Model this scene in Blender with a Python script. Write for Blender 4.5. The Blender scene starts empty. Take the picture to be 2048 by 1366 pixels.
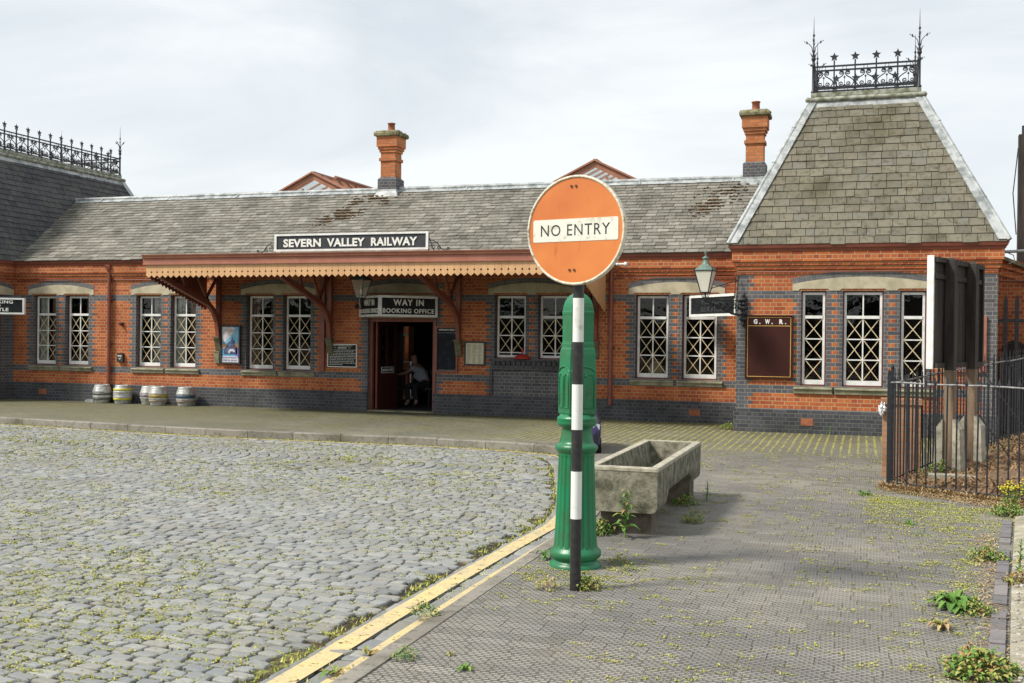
import bpy, math, random
from mathutils import Vector, Matrix
random.seed(7)
S = bpy.context.scene
C = S.collection
R = math.radians
# ---------------------------------------------------------------- camera
cam = bpy.data.cameras.new('camera'); co = bpy.data.objects.new('camera', cam); C.objects.link(co)
F = Vector((-0.30831239, 0.95127532, -0.00432849)); r_ = Vector((0.95120472, 0.3083423, 0.01160209)); u_ = Vector((-0.0123714, 0.00054021, 0.99992333))
co.matrix_world = Matrix(((r_.x, u_.x, -F.x, 0), (r_.y, u_.y, -F.y, 0), (r_.z, u_.z, -F.z, 1.73), (0, 0, 0, 1)))
cam.sensor_width = 36; cam.lens = 2155.4 * 36 / 2048; cam.clip_end = 3000; cam.clip_start = 0.1
S.camera = co
# ---------------------------------------------------------------- sky and sun
SUN_EL, SUN_AZ = R(47), R(53)        # azimuth measured from -Y towards -X
D = Vector((-math.sin(SUN_AZ) * math.cos(SUN_EL), -math.cos(SUN_AZ) * math.cos(SUN_EL), math.sin(SUN_EL)))
sl = bpy.data.lights.new('sun', 'SUN'); so = bpy.data.objects.new('sun', sl); C.objects.link(so)
sl.energy = 4.0; sl.angle = R(10); sl.color = (1, .95, .86)
so.rotation_euler = D.to_track_quat('Z', 'Y').to_euler(); so.location = (-10, -10, 30)
w = bpy.data.worlds.new('World'); S.world = w; w.use_nodes = True
nt = w.node_tree; nt.nodes.clear(); N = nt.nodes.new; L = nt.links.new
out = N('ShaderNodeOutputWorld'); bg = N('ShaderNodeBackground'); sky = N('ShaderNodeTexSky'); sky.sky_type = 'NISHITA'; sky.sun_disc = False
sky.sun_elevation = SUN_EL; sky.sun_rotation = math.atan2(D.x, D.y); sky.air_density = 1.0; sky.dust_density = 2.0
tc = N('ShaderNodeTexCoord'); mp = N('ShaderNodeMapping'); mp.inputs['Scale'].default_value = (1.2, 1.2, 4.5)
nz = N('ShaderNodeTexNoise'); nz.inputs['Scale'].default_value = 1.6; nz.inputs['Detail'].default_value = 8; nz.inputs['Roughness'].default_value = .55
nz.inputs['Distortion'].default_value = .5
rp = N('ShaderNodeValToRGB'); rp.color_ramp.elements[0].position = .38; rp.color_ramp.elements[0].color = (.68, .68, .68, 1); rp.color_ramp.elements[1].position = .62; rp.color_ramp.elements[1].color = (1, 1, 1, 1)
mx = N('ShaderNodeMix'); mx.data_type = 'RGBA'; mx.inputs['B'].default_value = (7.6, 7.95, 8.1, 1)
L(tc.outputs['Generated'], mp.inputs['Vector']); L(mp.outputs[0], nz.inputs['Vector']); L(nz.outputs['Fac'], rp.inputs['Fac'])
L(rp.outputs['Color'], mx.inputs['Factor']); L(sky.outputs[0], mx.inputs['A']); L(mx.outputs['Result'], bg.inputs['Color'])
bg.inputs['Strength'].default_value = .1; L(bg.outputs[0], out.inputs['Surface'])
S.view_settings.view_transform = 'Standard'; S.view_settings.look = 'None'; S.view_settings.exposure = 0.33; S.view_settings.gamma = 1
S.render.engine = 'CYCLES'
# ---------------------------------------------------------------- materials
def newmat(name):
    m = bpy.data.materials.new(name); m.use_nodes = True; return m, m.node_tree, m.node_tree.nodes['Principled BSDF']
def mixc(t, fac, a, b, mode='MIX'):
    n = t.nodes.new('ShaderNodeMix'); n.data_type = 'RGBA'; n.blend_type = mode
    for k, v in (('Factor', fac), ('A', a), ('B', b)):
        if isinstance(v, bpy.types.NodeSocket): t.links.new(v, n.inputs[k])
        elif k == 'Factor': n.inputs[k].default_value = v
        else: n.inputs[k].default_value = (*v, 1)
    return n.outputs['Result']
def noise(t, scale, detail=4, vec=None, rough=.6, lo=.4, hi=.6):
    n = t.nodes.new('ShaderNodeTexNoise'); n.inputs['Scale'].default_value = scale; n.inputs['Detail'].default_value = detail; n.inputs['Roughness'].default_value = rough
    if vec is not None: t.links.new(vec, n.inputs['Vector'])
    m = t.nodes.new('ShaderNodeMapRange'); m.inputs['From Min'].default_value = lo; m.inputs['From Max'].default_value = hi
    t.links.new(n.outputs['Fac'], m.inputs['Value']); return m.outputs[0]
def wpos(t):
    return t.nodes.new('ShaderNodeNewGeometry').outputs['Position']
def bump(t, b, h, strength=.3, dist=.01, prev=None):
    n = t.nodes.new('ShaderNodeBump'); n.inputs['Strength'].default_value = strength; n.inputs['Distance'].default_value = dist
    t.links.new(h, n.inputs['Height'])
    if prev is not None: t.links.new(prev, n.inputs['Normal'])
    t.links.new(n.outputs[0], b.inputs['Normal']); return n.outputs[0]
def plain(name, col, rough=.6, col2=None, scale=6, lo=.42, hi=.62, bmp=.15, bscale=40, metal=0, spec=.5, streak=False):
    m, t, b = newmat(name); b.inputs['Roughness'].default_value = rough; b.inputs['Metallic'].default_value = metal
    b.inputs['Specular IOR Level'].default_value = spec
    p = wpos(t)
    if streak:
        mpn = t.nodes.new('ShaderNodeMapping'); mpn.inputs['Scale'].default_value = (1, 1, .12); t.links.new(p, mpn.inputs[0]); p2 = mpn.outputs[0]
    else: p2 = p
    if col2 is None: col2 = tuple(c * .72 for c in col)
    t.links.new(mixc(t, noise(t, scale, 6, p2, .65, lo, hi), col, col2), b.inputs['Base Color'])
    if bmp: bump(t, b, noise(t, bscale, 4, p, .6, .2, .8), bmp, .004)
    return m
def brick(name, c1, c2, mortar, c3, bw=.225, rh=.0736, ms=.006, rough=.8, dark=(.1, .08, .06)):
    m, t, b = newmat(name); b.inputs['Roughness'].default_value = rough; b.inputs['Specular IOR Level'].default_value = .25
    p = wpos(t); sx = t.nodes.new('ShaderNodeSeparateXYZ'); t.links.new(p, sx.inputs[0])
    ad = t.nodes.new('ShaderNodeMath'); ad.operation = 'ADD'; t.links.new(sx.outputs[0], ad.inputs[0]); t.links.new(sx.outputs[1], ad.inputs[1])
    cb = t.nodes.new('ShaderNodeCombineXYZ'); t.links.new(ad.outputs[0], cb.inputs[0]); t.links.new(sx.outputs[2], cb.inputs[1])
    bt = t.nodes.new('ShaderNodeTexBrick'); t.links.new(cb.outputs[0], bt.inputs['Vector'])
    bt.inputs['Scale'].default_value = 1; bt.inputs['Brick Width'].default_value = bw; bt.inputs['Row Height'].default_value = rh
    bt.inputs['Mortar Size'].default_value = ms; bt.inputs['Mortar Smooth'].default_value = .25; bt.inputs['Bias'].default_value = 0
    bt.offset = .5; bt.squash = .5; bt.squash_frequency = 2
    bt.inputs['Color1'].default_value = (*c1, 1); bt.inputs['Color2'].default_value = (*c2, 1); bt.inputs['Mortar'].default_value = (*mortar, 1)
    c = mixc(t, noise(t, .9, 5, p, .6, .46, .66), bt.outputs['Color'], mixc(t, .75, bt.outputs['Color'], c3, 'MULTIPLY'))
    sp = noise(t, 16, 4, p, .7, .58, .72); mm = t.nodes.new('ShaderNodeMath'); mm.operation = 'MULTIPLY'; mm.inputs[1].default_value = .55; t.links.new(sp, mm.inputs[0])
    c = mixc(t, mm.outputs[0], c, dark)
    t.links.new(c, b.inputs['Base Color'])
    inv = t.nodes.new('ShaderNodeMath'); inv.operation = 'SUBTRACT'; inv.inputs[0].default_value = 1; t.links.new(bt.outputs['Fac'], inv.inputs[1])
    n = bump(t, b, inv.outputs[0], .6, .008); bump(t, b, noise(t, 60, 4, p, .7, .2, .8), .35, .004, n)
    return m
def island(name, cols, rough=.8, nscale=14, bmp=.5, bscale=45, grime=(.05, .05, .04), gamt=.6, spec=.3, gsc=1.2, glo=.5, ghi=.68):
    m, t, b = newmat(name); b.inputs['Roughness'].default_value = rough; b.inputs['Specular IOR Level'].default_value = spec
    g = t.nodes.new('ShaderNodeNewGeometry'); rr = t.nodes.new('ShaderNodeValToRGB')
    while len(rr.color_ramp.elements) < len(cols): rr.color_ramp.elements.new(.5)
    for i, cc in enumerate(cols):
        rr.color_ramp.elements[i].position = i / (len(cols) - 1); rr.color_ramp.elements[i].color = (*cc, 1)
    t.links.new(g.outputs['Random Per Island'], rr.inputs[0]); p = g.outputs['Position']
    a = t.nodes.new('ShaderNodeMath'); a.operation = 'MULTIPLY'; a.inputs[1].default_value = gamt
    t.links.new(noise(t, nscale, 6, p, .72, .5, .72), a.inputs[0])
    c = mixc(t, a.outputs[0], rr.outputs[0], grime)
    a2 = t.nodes.new('ShaderNodeMath'); a2.operation = 'MULTIPLY'; a2.inputs[1].default_value = gamt * .7
    t.links.new(noise(t, gsc, 5, p, .6, glo, ghi), a2.inputs[0])
    c = mixc(t, a2.outputs[0], c, grime)
    t.links.new(c, b.inputs['Base Color'])
    if bmp: bump(t, b, noise(t, bscale, 5, p, .7, .2, .8), bmp, .006)
    return m
M = {}
M['red'] = brick('red_brick', (.47, .138, .046), (.31, .07, .033), (.46, .33, .17), (.6, .5, .46))
M['orange'] = brick('orange_brick', (.56, .21, .075), (.44, .14, .05), (.26, .2, .13), (.7, .6, .6))
M['blue'] = brick('blue_brick', (.12, .122, .14), (.075, .077, .092), (.27, .245, .19), (.6, .65, .7))
M['plinth'] = brick('plinth_brick', (.08, .082, .096), (.05, .052, .066), (.15, .145, .12), (.5, .55, .5))
M['stone'] = plain('lintel_stone', (.47, .42, .3), .85, (.33, .30, .2), 3, bmp=.3)
M['sill'] = plain('sill_stone', (.27, .25, .17), .9, (.14, .14, .08), 5, bmp=.5)
M['corbel'] = plain('corbel_stone', (.15, .13, .08), .9, (.09, .08, .05), 9, bmp=.5)
M['slate'] = island('slate', [(.115, .108, .088), (.2, .188, .155), (.155, .147, .122), (.275, .262, .225), (.175, .166, .138), (.23, .218, .185)], .7, 10, .5, 30, (.04, .036, .028), .7)
M['underlay'] = plain('roof_underlay', (.012, .012, .011), .95, bmp=0)
M['slate_tower'] = island('tower_slate', [(.15, .14, .105), (.19, .175, .13), (.125, .118, .09), (.175, .162, .12), (.16, .155, .13)], .8, 9, .6, 30, (.055, .045, .018), .95, gsc=1.0)
M['gable'] = plain('gable_paint', (.36, .155, .085), .5, (.3, .12, .065), 4, bmp=.05)
M['slate_dark'] = island('dark_slate', [(.032, .034, .04), (.062, .063, .068), (.045, .046, .052), (.07, .068, .064)], .7, 9, .5, 30, (.2, .19, .15), .28)
M['lead'] = plain('lead', (.42, .44, .44), .5, (.17, .19, .19), 5, .4, .62, .3, 25, 0, .5)
M['leadmoss'] = plain('mossy_lead', (.33, .34, .29), .7, (.12, .13, .07), 7, .42, .6, .4)
M['iron'] = plain('wrought_iron', (.01, .011, .015), .5, (.022, .024, .03), 30, bmp=.2)
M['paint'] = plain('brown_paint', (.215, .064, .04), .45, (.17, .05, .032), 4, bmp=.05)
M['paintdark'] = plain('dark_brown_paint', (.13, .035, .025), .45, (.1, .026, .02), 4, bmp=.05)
M['fascia'] = plain('fascia_paint', (.34, .135, .085), .45, (.28, .105, .068), 3, bmp=.05)
M['tan'] = plain('tan_paint', (.62, .37, .18), .5, (.54, .31, .15), 3, bmp=.08)
M['white'] = plain('white_paint', (.74, .75, .74), .45, (.62, .62, .58), 8, bmp=.05)
M['black'] = plain('black_paint', (.016, .017, .02), .5, (.03, .032, .035), 8, bmp=.05)
M['board'] = plain('sign_black', (.012, .014, .015), .6, (.022, .025, .027), 5, bmp=.08, spec=.15)
M['boardgrey'] = plain('sign_slate_grey', (.05, .054, .06), .6, (.035, .04, .045), 5, bmp=.08, spec=.2)
M['letter'] = plain('white_lettering', (.78, .78, .74), .5, (.66, .65, .6), 12, bmp=0)
M['maroon'] = plain('maroon_paint', (.045, .012, .009), .6, (.038, .01, .008), 4, bmp=.05, spec=.2)
M['gold'] = plain('gold_line', (.6, .36, .08), .5, bmp=0)
M['tape'] = plain('tan_tape', (.64, .53, .34), .7, (.5, .39, .22), 9, bmp=0)
M['curtain'] = plain('curtain_cloth', (.8, .78, .72), .9, (.62, .6, .54), 5, bmp=0)
M['patterned'] = plain('patterned_curtain', (.3, .13, .09), .9, (.5, .4, .28), 25, bmp=0)
M['green'] = plain('green_paint', (.006, .165, .065), .36, (.02, .12, .045), 5, .45, .62, .35, 35)
M['lampgreen'] = plain('lamp_green', (.13, .2, .165), .5, (.07, .11, .09), 14, bmp=.1)
M['terracotta'] = plain('terracotta', (.36, .12, .055), .8, (.22, .08, .04), 9)
M['concrete'] = plain('trough_concrete', (.25, .235, .175), .95, (.07, .068, .045), 9, .38, .62, .9, 55)
M['rimcon'] = plain('rim_concrete', (.42, .39, .31), .95, (.25, .23, .17), 12, .4, .62, .8, 60)
M['kerb'] = island('kerb_stone', [(.22, .2, .17), (.27, .25, .22), (.18, .165, .14)], .9, 12, .7, 60, (.06, .058, .03), .85)
M['slab'] = plain('slab_concrete', (.4, .37, .29), .95, (.22, .2, .14), 5, .38, .62, .9, 45)
M['steel'] = plain('keg_steel', (.5, .5, .48), .42, (.3, .3, .29), 14, bmp=.1, metal=.35)
M['wood'] = plain('dark_timber', (.05, .04, .032), .85, (.022, .018, .016), 8, .4, .6, .6, 30, streak=True)
M['woodlight'] = plain('weathered_timber', (.22, .16, .105), .85, (.13, .085, .055), 10, .4, .62, .6, 30, streak=True)
M['purple'] = plain('purple_car_paint', (.03, .022, .085), .22, (.035, .028, .09), 3, bmp=0)
M['rubber'] = plain('rubber', (.012, .012, .013), .8, bmp=.1)
M['chrome'] = plain('headlight_chrome', (.6, .62, .66), .2, metal=.8, bmp=0)
M['skin'] = plain('skin', (.4, .22, .16), .6, (.36, .19, .13), 5, bmp=0)
M['hair'] = plain('dark_hair', (.03, .02, .015), .7, bmp=.1)
M['shirt'] = plain('pale_shirt', (.36, .38, .43), .85, (.3, .32, .37), 12, bmp=.1)
M['trouser'] = plain('dark_trousers', (.02, .022, .03), .85, bmp=.1)
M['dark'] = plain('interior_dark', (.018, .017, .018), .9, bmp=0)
M['redcloth'] = plain('red_cloth', (.42, .03, .02), .7, (.3, .02, .015), 12, bmp=0)
M['bin'] = plain('pale_blue_bin', (.4, .5, .62), .6, bmp=0)
M['parasol'] = plain('green_parasol', (.02, .3, .17), .7, bmp=0)
M['bag'] = plain('white_plastic', (.55, .55, .55), .35, (.68, .68, .7), 20, bmp=.4)
M['soil'] = plain('soil', (.2, .125, .07), .95, (.1, .06, .035), 5, .4, .62, 1, 30)
M['paper'] = plain('cream_paper', (.6, .56, .4), .7, (.52, .48, .34), 20, bmp=0)
M['blind'] = plain('beige_card', (.45, .34, .18), .8, bmp=0)
def leafmat(name, cols):
    m = island(name, cols, .65, 8, 0, 30, cols[0], .2); return m
M['moss'] = leafmat('moss_green', [(.2, .25, .04), (.36, .38, .07), (.5, .46, .14), (.3, .34, .05), (.42, .34, .16)])
M['leaf'] = leafmat('weed_leaf', [(.05, .13, .02), (.09, .2, .03), (.14, .25, .05), (.07, .16, .03)])
M['leaf2'] = leafmat('yellow_weed_leaf', [(.2, .26, .05), (.3, .32, .08), (.36, .3, .1), (.26, .14, .06)])
M['straw'] = leafmat('straw', [(.34, .24, .12), (.46, .35, .18), (.28, .17, .08), (.5, .4, .24)])
M['mulch'] = leafmat('mulch', [(.2, .11, .05), (.3, .19, .09), (.14, .075, .035), (.38, .26, .14)])
M['flower'] = plain('yellow_flower', (.7, .6, .03), .6, bmp=0)
M['roofmoss'] = leafmat('roof_moss', [(.1, .05, .025), (.16, .08, .03), (.06, .04, .02), (.24, .15, .04)])
M['sett'] = island('granite_setts', [(.225, .235, .235), (.275, .285, .28), (.17, .178, .18), (.31, .315, .3), (.25, .242, .215), (.2, .215, .225)], .55, 30, .6, 50, (.14, .125, .085), .55, .45, gsc=.6)
def glassmat():
    m, t, b = newmat('window_glass'); t.nodes.remove(b); o = t.nodes['Material Output']
    tr = t.nodes.new('ShaderNodeBsdfTransparent'); tr.inputs[0].default_value = (.82, .86, .86, 1)
    gl = t.nodes.new('ShaderNodeBsdfGlossy'); gl.inputs['Roughness'].default_value = .02
    fr = t.nodes.new('ShaderNodeFresnel'); fr.inputs[0].default_value = 1.6
    bp = t.nodes.new('ShaderNodeBump'); bp.inputs['Strength'].default_value = .25; bp.inputs['Distance'].default_value = .01
    t.links.new(noise(t, 3, 3, wpos(t), .5, .2, .8), bp.inputs['Height'])
    for x in (gl, fr): t.links.new(bp.outputs[0], x.inputs['Normal'])
    mxs = t.nodes.new('ShaderNodeMixShader'); t.links.new(fr.outputs[0], mxs.inputs[0]); t.links.new(tr.outputs[0], mxs.inputs[1]); t.links.new(gl.outputs[0], mxs.inputs[2])
    t.links.new(mxs.outputs[0], o.inputs[0]); return m
M['glass'] = glassmat()
def frostmat():
    m, t, b = newmat('lantern_glass'); b.inputs['Base Color'].default_value = (.78, .76, .66, 1); b.inputs['Roughness'].default_value = .25
    b.inputs['Alpha'].default_value = .8; return m
M['frost'] = frostmat()
M['smoke'] = M['frost'].copy(); M['smoke'].name = 'clear_lantern_glass'; M['smoke'].node_tree.nodes['Principled BSDF'].inputs['Alpha'].default_value = .22
def discmat():
    m, t, b = newmat('orange_enamel'); b.inputs['Roughness'].default_value = .38
    tcn = t.nodes.new('ShaderNodeTexCoord'); p = tcn.outputs['Object']
    mpn = t.nodes.new('ShaderNodeMapping'); mpn.inputs['Scale'].default_value = (1, 1, .16); t.links.new(p, mpn.inputs[0])
    c = mixc(t, noise(t, 3, 3, p, .5, .35, .65), (.63, .205, .05), (.55, .155, .038))
    a = t.nodes.new('ShaderNodeMath'); a.operation = 'MULTIPLY'; a.inputs[1].default_value = .75
    t.links.new(noise(t, 13, 6, mpn.outputs[0], .6, .62, .75), a.inputs[0])
    c = mixc(t, a.outputs[0], c, (.3, .055, .015))
    a2 = t.nodes.new('ShaderNodeMath'); a2.operation = 'MULTIPLY'; a2.inputs[1].default_value = .7
    t.links.new(noise(t, 60, 4, p, .7, .68, .74), a2.inputs[0])
    c = mixc(t, a2.outputs[0], c, (.16, .06, .02))
    t.links.new(c, b.inputs['Base Color']); bump(t, b, noise(t, 4, 2, p, .5, .2, .8), .15, .01); return m
M['orange_enamel'] = discmat()
M['oldwhite'] = plain('old_white_enamel', (.7, .7, .62), .4, (.42, .38, .24), 14, .52, .72, .1)
M['rim'] = plain('flaking_rim', (.66, .62, .5), .6, (.3, .24, .13), 30, .5, .66, .5)
def yellowmat():
    m, t, b = newmat('worn_yellow_paint'); b.inputs['Roughness'].default_value = .7; p = wpos(t)
    t.links.new(mixc(t, noise(t, 6, 5, p, .6, .4, .65), (.6, .47, .22), (.47, .39, .24)), b.inputs['Base Color'])
    inv = t.nodes.new('ShaderNodeMath'); inv.operation = 'SUBTRACT'; inv.inputs[0].default_value = 1
    t.links.new(noise(t, 16, 7, p, .8, .57, .62), inv.inputs[1]); t.links.new(inv.outputs[0], b.inputs['Alpha'])
    bump(t, b, noise(t, 30, 5, p, .7, .2, .8), .5, .01); return m
M['yellow'] = yellowmat()
def pavemat():
    # stable paviors: dark blue bricks about 0.23 m long with raised studs, dirt and moss in the joints
    m, t, b = newmat('blue_stable_paviors'); b.inputs['Roughness'].default_value = .62; b.inputs['Specular IOR Level'].default_value = .4
    p = wpos(t)
    wn = t.nodes.new('ShaderNodeTexNoise'); wn.inputs['Scale'].default_value = .7; t.links.new(p, wn.inputs['Vector'])
    wv = t.nodes.new('ShaderNodeVectorMath'); wv.operation = 'MULTIPLY_ADD'; wv.inputs[1].default_value = (.05, .05, 0); t.links.new(wn.outputs['Color'], wv.inputs[0]); t.links.new(p, wv.inputs[2])
    def bt(bw, rh, ms, sm):
        n = t.nodes.new('ShaderNodeTexBrick'); n.inputs['Scale'].default_value = 1; n.inputs['Brick Width'].default_value = bw; n.inputs['Row Height'].default_value = rh
        n.inputs['Mortar Size'].default_value = ms; n.inputs['Mortar Smooth'].default_value = sm; n.offset = .5; t.links.new(wv.outputs[0], n.inputs['Vector']); return n
    sr = t.nodes.new('ShaderNodeSeparateXYZ'); t.links.new(wv.outputs[0], sr.inputs[0])
    dv = t.nodes.new('ShaderNodeMath'); dv.operation = 'DIVIDE'; dv.inputs[1].default_value = .12; t.links.new(sr.outputs[1], dv.inputs[0])
    fl_ = t.nodes.new('ShaderNodeMath'); fl_.operation = 'FLOOR'; t.links.new(dv.outputs[0], fl_.inputs[0])
    wn2 = t.nodes.new('ShaderNodeTexWhiteNoise'); wn2.noise_dimensions = '1D'; t.links.new(fl_.outputs[0], wn2.inputs['W'])
    ax = t.nodes.new('ShaderNodeMath'); ax.operation = 'MULTIPLY_ADD'; ax.inputs[1].default_value = .245; t.links.new(wn2.outputs['Value'], ax.inputs[0]); t.links.new(sr.outputs[0], ax.inputs[2])
    cbx = t.nodes.new('ShaderNodeCombineXYZ'); t.links.new(ax.outputs[0], cbx.inputs[0]); t.links.new(sr.outputs[1], cbx.inputs[1])
    big = bt(.245, .12, .004, .5); big.offset = 0; t.links.new(cbx.outputs[0], big.inputs['Vector'])
    small = bt(.049, .03, .009, .6)

    big.inputs['Color1'].default_value = (.205, .198, .185, 1); big.inputs['Color2'].default_value = (.275, .265, .245, 1); big.inputs['Mortar'].default_value = (.14, .12, .09, 1)
    c = mixc(t, small.outputs['Fac'], big.outputs['Color'], mixc(t, .6, big.outputs['Color'], (.12, .12, .12), 'MULTIPLY'))
    c = mixc(t, noise(t, .5, 5, p, .6, .42, .64), c, mixc(t, 1, c, (1.4, 1.36, 1.25), 'MULTIPLY'))
    sx = t.nodes.new('ShaderNodeSeparateXYZ'); t.links.new(p, sx.inputs[0])
    def rng(sock, a, bb):
        n = t.nodes.new('ShaderNodeMapRange'); n.inputs['From Min'].default_value = a; n.inputs['From Max'].default_value = bb; t.links.new(sock, n.inputs['Value']); return n.outputs[0]
    def mul(a, bb):
        n = t.nodes.new('ShaderNodeMath'); n.operation = 'MULTIPLY'
        for i, v in enumerate((a, bb)):
            if isinstance(v, (int, float)): n.inputs[i].default_value = v
            else: t.links.new(v, n.inputs[i])
        return n.outputs[0]
    # rusty / dirt specks everywhere, moss film near the building
    c = mixc(t, mul(noise(t, 25, 5, p, .7, .58, .68), .55), c, (.28, .23, .12))
    c = mixc(t, mul(noise(t, 2.3, 5, p, .7, .52, .66), .3), c, (.12, .105, .075))
    c = mixc(t, mul(noise(t, 45, 3, p, .7, .66, .7), .8), c, (.38, .34, .2))
    far = rng(sx.outputs[1], 15.5, 18.5)
    c = mixc(t, mul(mul(far, noise(t, 1.1, 4, p, .6, .38, .6)), .5), c, (.13, .125, .05))
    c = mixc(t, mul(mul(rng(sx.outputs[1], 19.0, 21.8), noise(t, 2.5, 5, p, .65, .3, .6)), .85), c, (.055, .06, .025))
    left = rng(sx.outputs[0], -9, -14)
    c = mixc(t, mul(mul(left, far), .4), c, (.17, .16, .09))
    c = mixc(t, mul(mul(far, noise(t, 9, 6, p, .75, .45, .6)), .55), c, (.21, .2, .085))
    c = mixc(t, mul(mul(far, noise(t, 22, 5, p, .75, .5, .62)), .6), c, (.06, .058, .035))
    # joints running away from the viewer, filled with yellow moss
    wvx = t.nodes.new('ShaderNodeMath'); wvx.operation = 'PINGPONG'; wvx.inputs[1].default_value = .065; s2 = t.nodes.new('ShaderNodeSeparateXYZ'); t.links.new(wv.outputs[0], s2.inputs[0]); t.links.new(s2.outputs[0], wvx.inputs[0])
    ln = rng(wvx.outputs[0], .022, .01)
    band = mul(rng(sx.outputs[1], 16.6, 17.6), rng(sx.outputs[0], -7.5, -5))
    c = mixc(t, mul(mul(ln, band), noise(t, 4, 6, p, .7, .4, .54)), c, (.38, .35, .09))
    # thin moss patches nearer the wall
    c = mixc(t, mul(mul(rng(sx.outputs[1], 11, 18), noise(t, 14, 5, p, .7, .56, .62)), noise(t, .7, 3, p, .5, .45, .6)), c, (.3, .3, .07))
    t.links.new(c, b.inputs['Base Color'])
    i1 = t.nodes.new('ShaderNodeMath'); i1.operation = 'MULTIPLY_ADD'; i1.inputs[1].default_value = -.8; i1.inputs[2].default_value = 1; t.links.new(small.outputs['Fac'], i1.inputs[0])
    i2 = t.nodes.new('ShaderNodeMath'); i2.operation = 'SUBTRACT'; t.links.new(i1.outputs[0], i2.inputs[0]); t.links.new(big.outputs['Fac'], i2.inputs[1])
    n = bump(t, b, i2.outputs[0], .9, .012); bump(t, b, noise(t, 1.1, 4, p, .5, .2, .8), .5, .12, n)
    return m
M['paving'] = pavemat()
def jointmat():
    m, t, b = newmat('joint_dirt'); b.inputs['Roughness'].default_value = .95; p = wpos(t)
    c = mixc(t, noise(t, 1.5, 5, p, .6, .42, .6), (.016, .014, .011), (.06, .035, .02))
    c = mixc(t, noise(t, 5, 7, p, .75, .5, .6), c, (.2, .21, .045)); t.links.new(c, b.inputs['Base Color']); return m
M['joint'] = jointmat()
# ---------------------------------------------------------------- mesh helpers
class MB:
    def __init__(s): s.v = []; s.f = []; s.m = []; s.s = []
    def add(s, vs, fs, mi=0, smooth=False):
        o = len(s.v); s.v += [tuple(x) for x in vs]
        for f in fs: s.f.append(tuple(i + o for i in f)); s.m.append(mi); s.s.append(smooth)
    def box(s, x0, x1, y0, y1, z0, z1, mi=0):
        s.add([(x0, y0, z0), (x1, y0, z0), (x1, y1, z0), (x0, y1, z0), (x0, y0, z1), (x1, y0, z1), (x1, y1, z1), (x0, y1, z1)],
              [(0, 3, 2, 1), (4, 5, 6, 7), (0, 1, 5, 4), (1, 2, 6, 5), (2, 3, 7, 6), (3, 0, 4, 7)], mi)
    def bar(s, a, b, wd, h=None, mi=0, up=(0, 0, 1)):
        a = Vector(a); b = Vector(b); d = (b - a).normalized(); h = h or wd; up = Vector(up)
        if abs(d.dot(up)) > .98: up = Vector((0, 1, 0)) if abs(d.y) < .9 else Vector((1, 0, 0))
        x = d.cross(up).normalized() * wd / 2; y = x.cross(d).normalized() * h / 2
        vs = [p + i * x + j * y for p in (a, b) for i, j in ((-1, -1), (1, -1), (1, 1), (-1, 1))]
        s.add(vs, [(0, 1, 2, 3), (7, 6, 5, 4), (0, 4, 5, 1), (1, 5, 6, 2), (2, 6, 7, 3), (3, 7, 4, 0)], mi)
    def tube(s, pts, r, n=8, mi=0, caps=True):
        pts = [Vector(p) for p in pts]; rs = r if isinstance(r, (list, tuple)) else [r] * len(pts); vs = []; fs = []
        ref = Vector((0, 0, 1))
        d0 = (pts[-1] - pts[0])
        if d0.length and abs(d0.normalized().z) > .9: ref = Vector((0, 1, 0))
        for i, p in enumerate(pts):
            d = (pts[min(i + 1, len(pts) - 1)] - pts[max(i - 1, 0)]).normalized()
            x = d.cross(ref)
            if x.length < .05: x = d.cross(Vector((1, .1, 0)))
            x.normalize(); y = x.cross(d)
            for k in range(n):
                a = 2 * math.pi * k / n; vs.append(p + (x * math.cos(a) + y * math.sin(a)) * rs[i])
        for i in range(len(pts) - 1):
            for k in range(n): fs.append((i * n + k, i * n + (k + 1) % n, (i + 1) * n + (k + 1) % n, (i + 1) * n + k))
        s.add(vs, fs, mi, True)
        if caps: s.add(vs[:n], [tuple(range(n))[::-1]], mi); s.add(vs[-n:], [tuple(range(n))], mi)
    def lathe(s, prof, c, n=24, mi=0, rfun=None, smooth=True):
        vs = []; fs = []
        for r, z in prof:
            for k in range(n):
                a = 2 * math.pi * k / n; q = rfun(a, z) if rfun else 1
                vs.append((c[0] + r * q * math.cos(a), c[1] + r * q * math.sin(a), c[2] + z))
        for i in range(len(prof) - 1):
            for k in range(n): fs.append((i * n + k, i * n + (k + 1) % n, (i + 1) * n + (k + 1) % n, (i + 1) * n + k))
        s.add(vs, fs, mi, smooth); s.add(vs[:n], [tuple(range(n))[::-1]], mi); s.add(vs[-n:], [tuple(range(n))], mi)
    def prism(s, poly, o, ux, uy, th, mi=0):       # poly in (a,b) -> o + a*ux + b*uy, extruded by vector th
        o = Vector(o); ux = Vector(ux); uy = Vector(uy); th = Vector(th); n = len(poly)
        vs = [o + ux * a + uy * b for a, b in poly]; vs += [v + th for v in vs]
        s.add(vs, [tuple(range(n)), tuple(range(n, 2 * n))[::-1]] + [(i, i + n, (i + 1) % n + n, (i + 1) % n) for i in range(n)], mi)
    def rings(s, x0, x1, y0, y1, prof, mi=0, cap=True):
        vs = []; fs = []
        for off, z in prof: vs += [(x0 - off, y0 - off, z), (x1 + off, y0 - off, z), (x1 + off, y1 + off, z), (x0 - off, y1 + off, z)]
        for i in range(len(prof) - 1):
            for k in range(4): fs.append((i * 4 + k, i * 4 + (k + 1) % 4, i * 4 + 4 + (k + 1) % 4, i * 4 + 4 + k))
        if cap: fs += [(3, 2, 1, 0), tuple(len(vs) - 4 + k for k in range(4))]
        s.add(vs, fs, mi)
WO = {}
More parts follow.
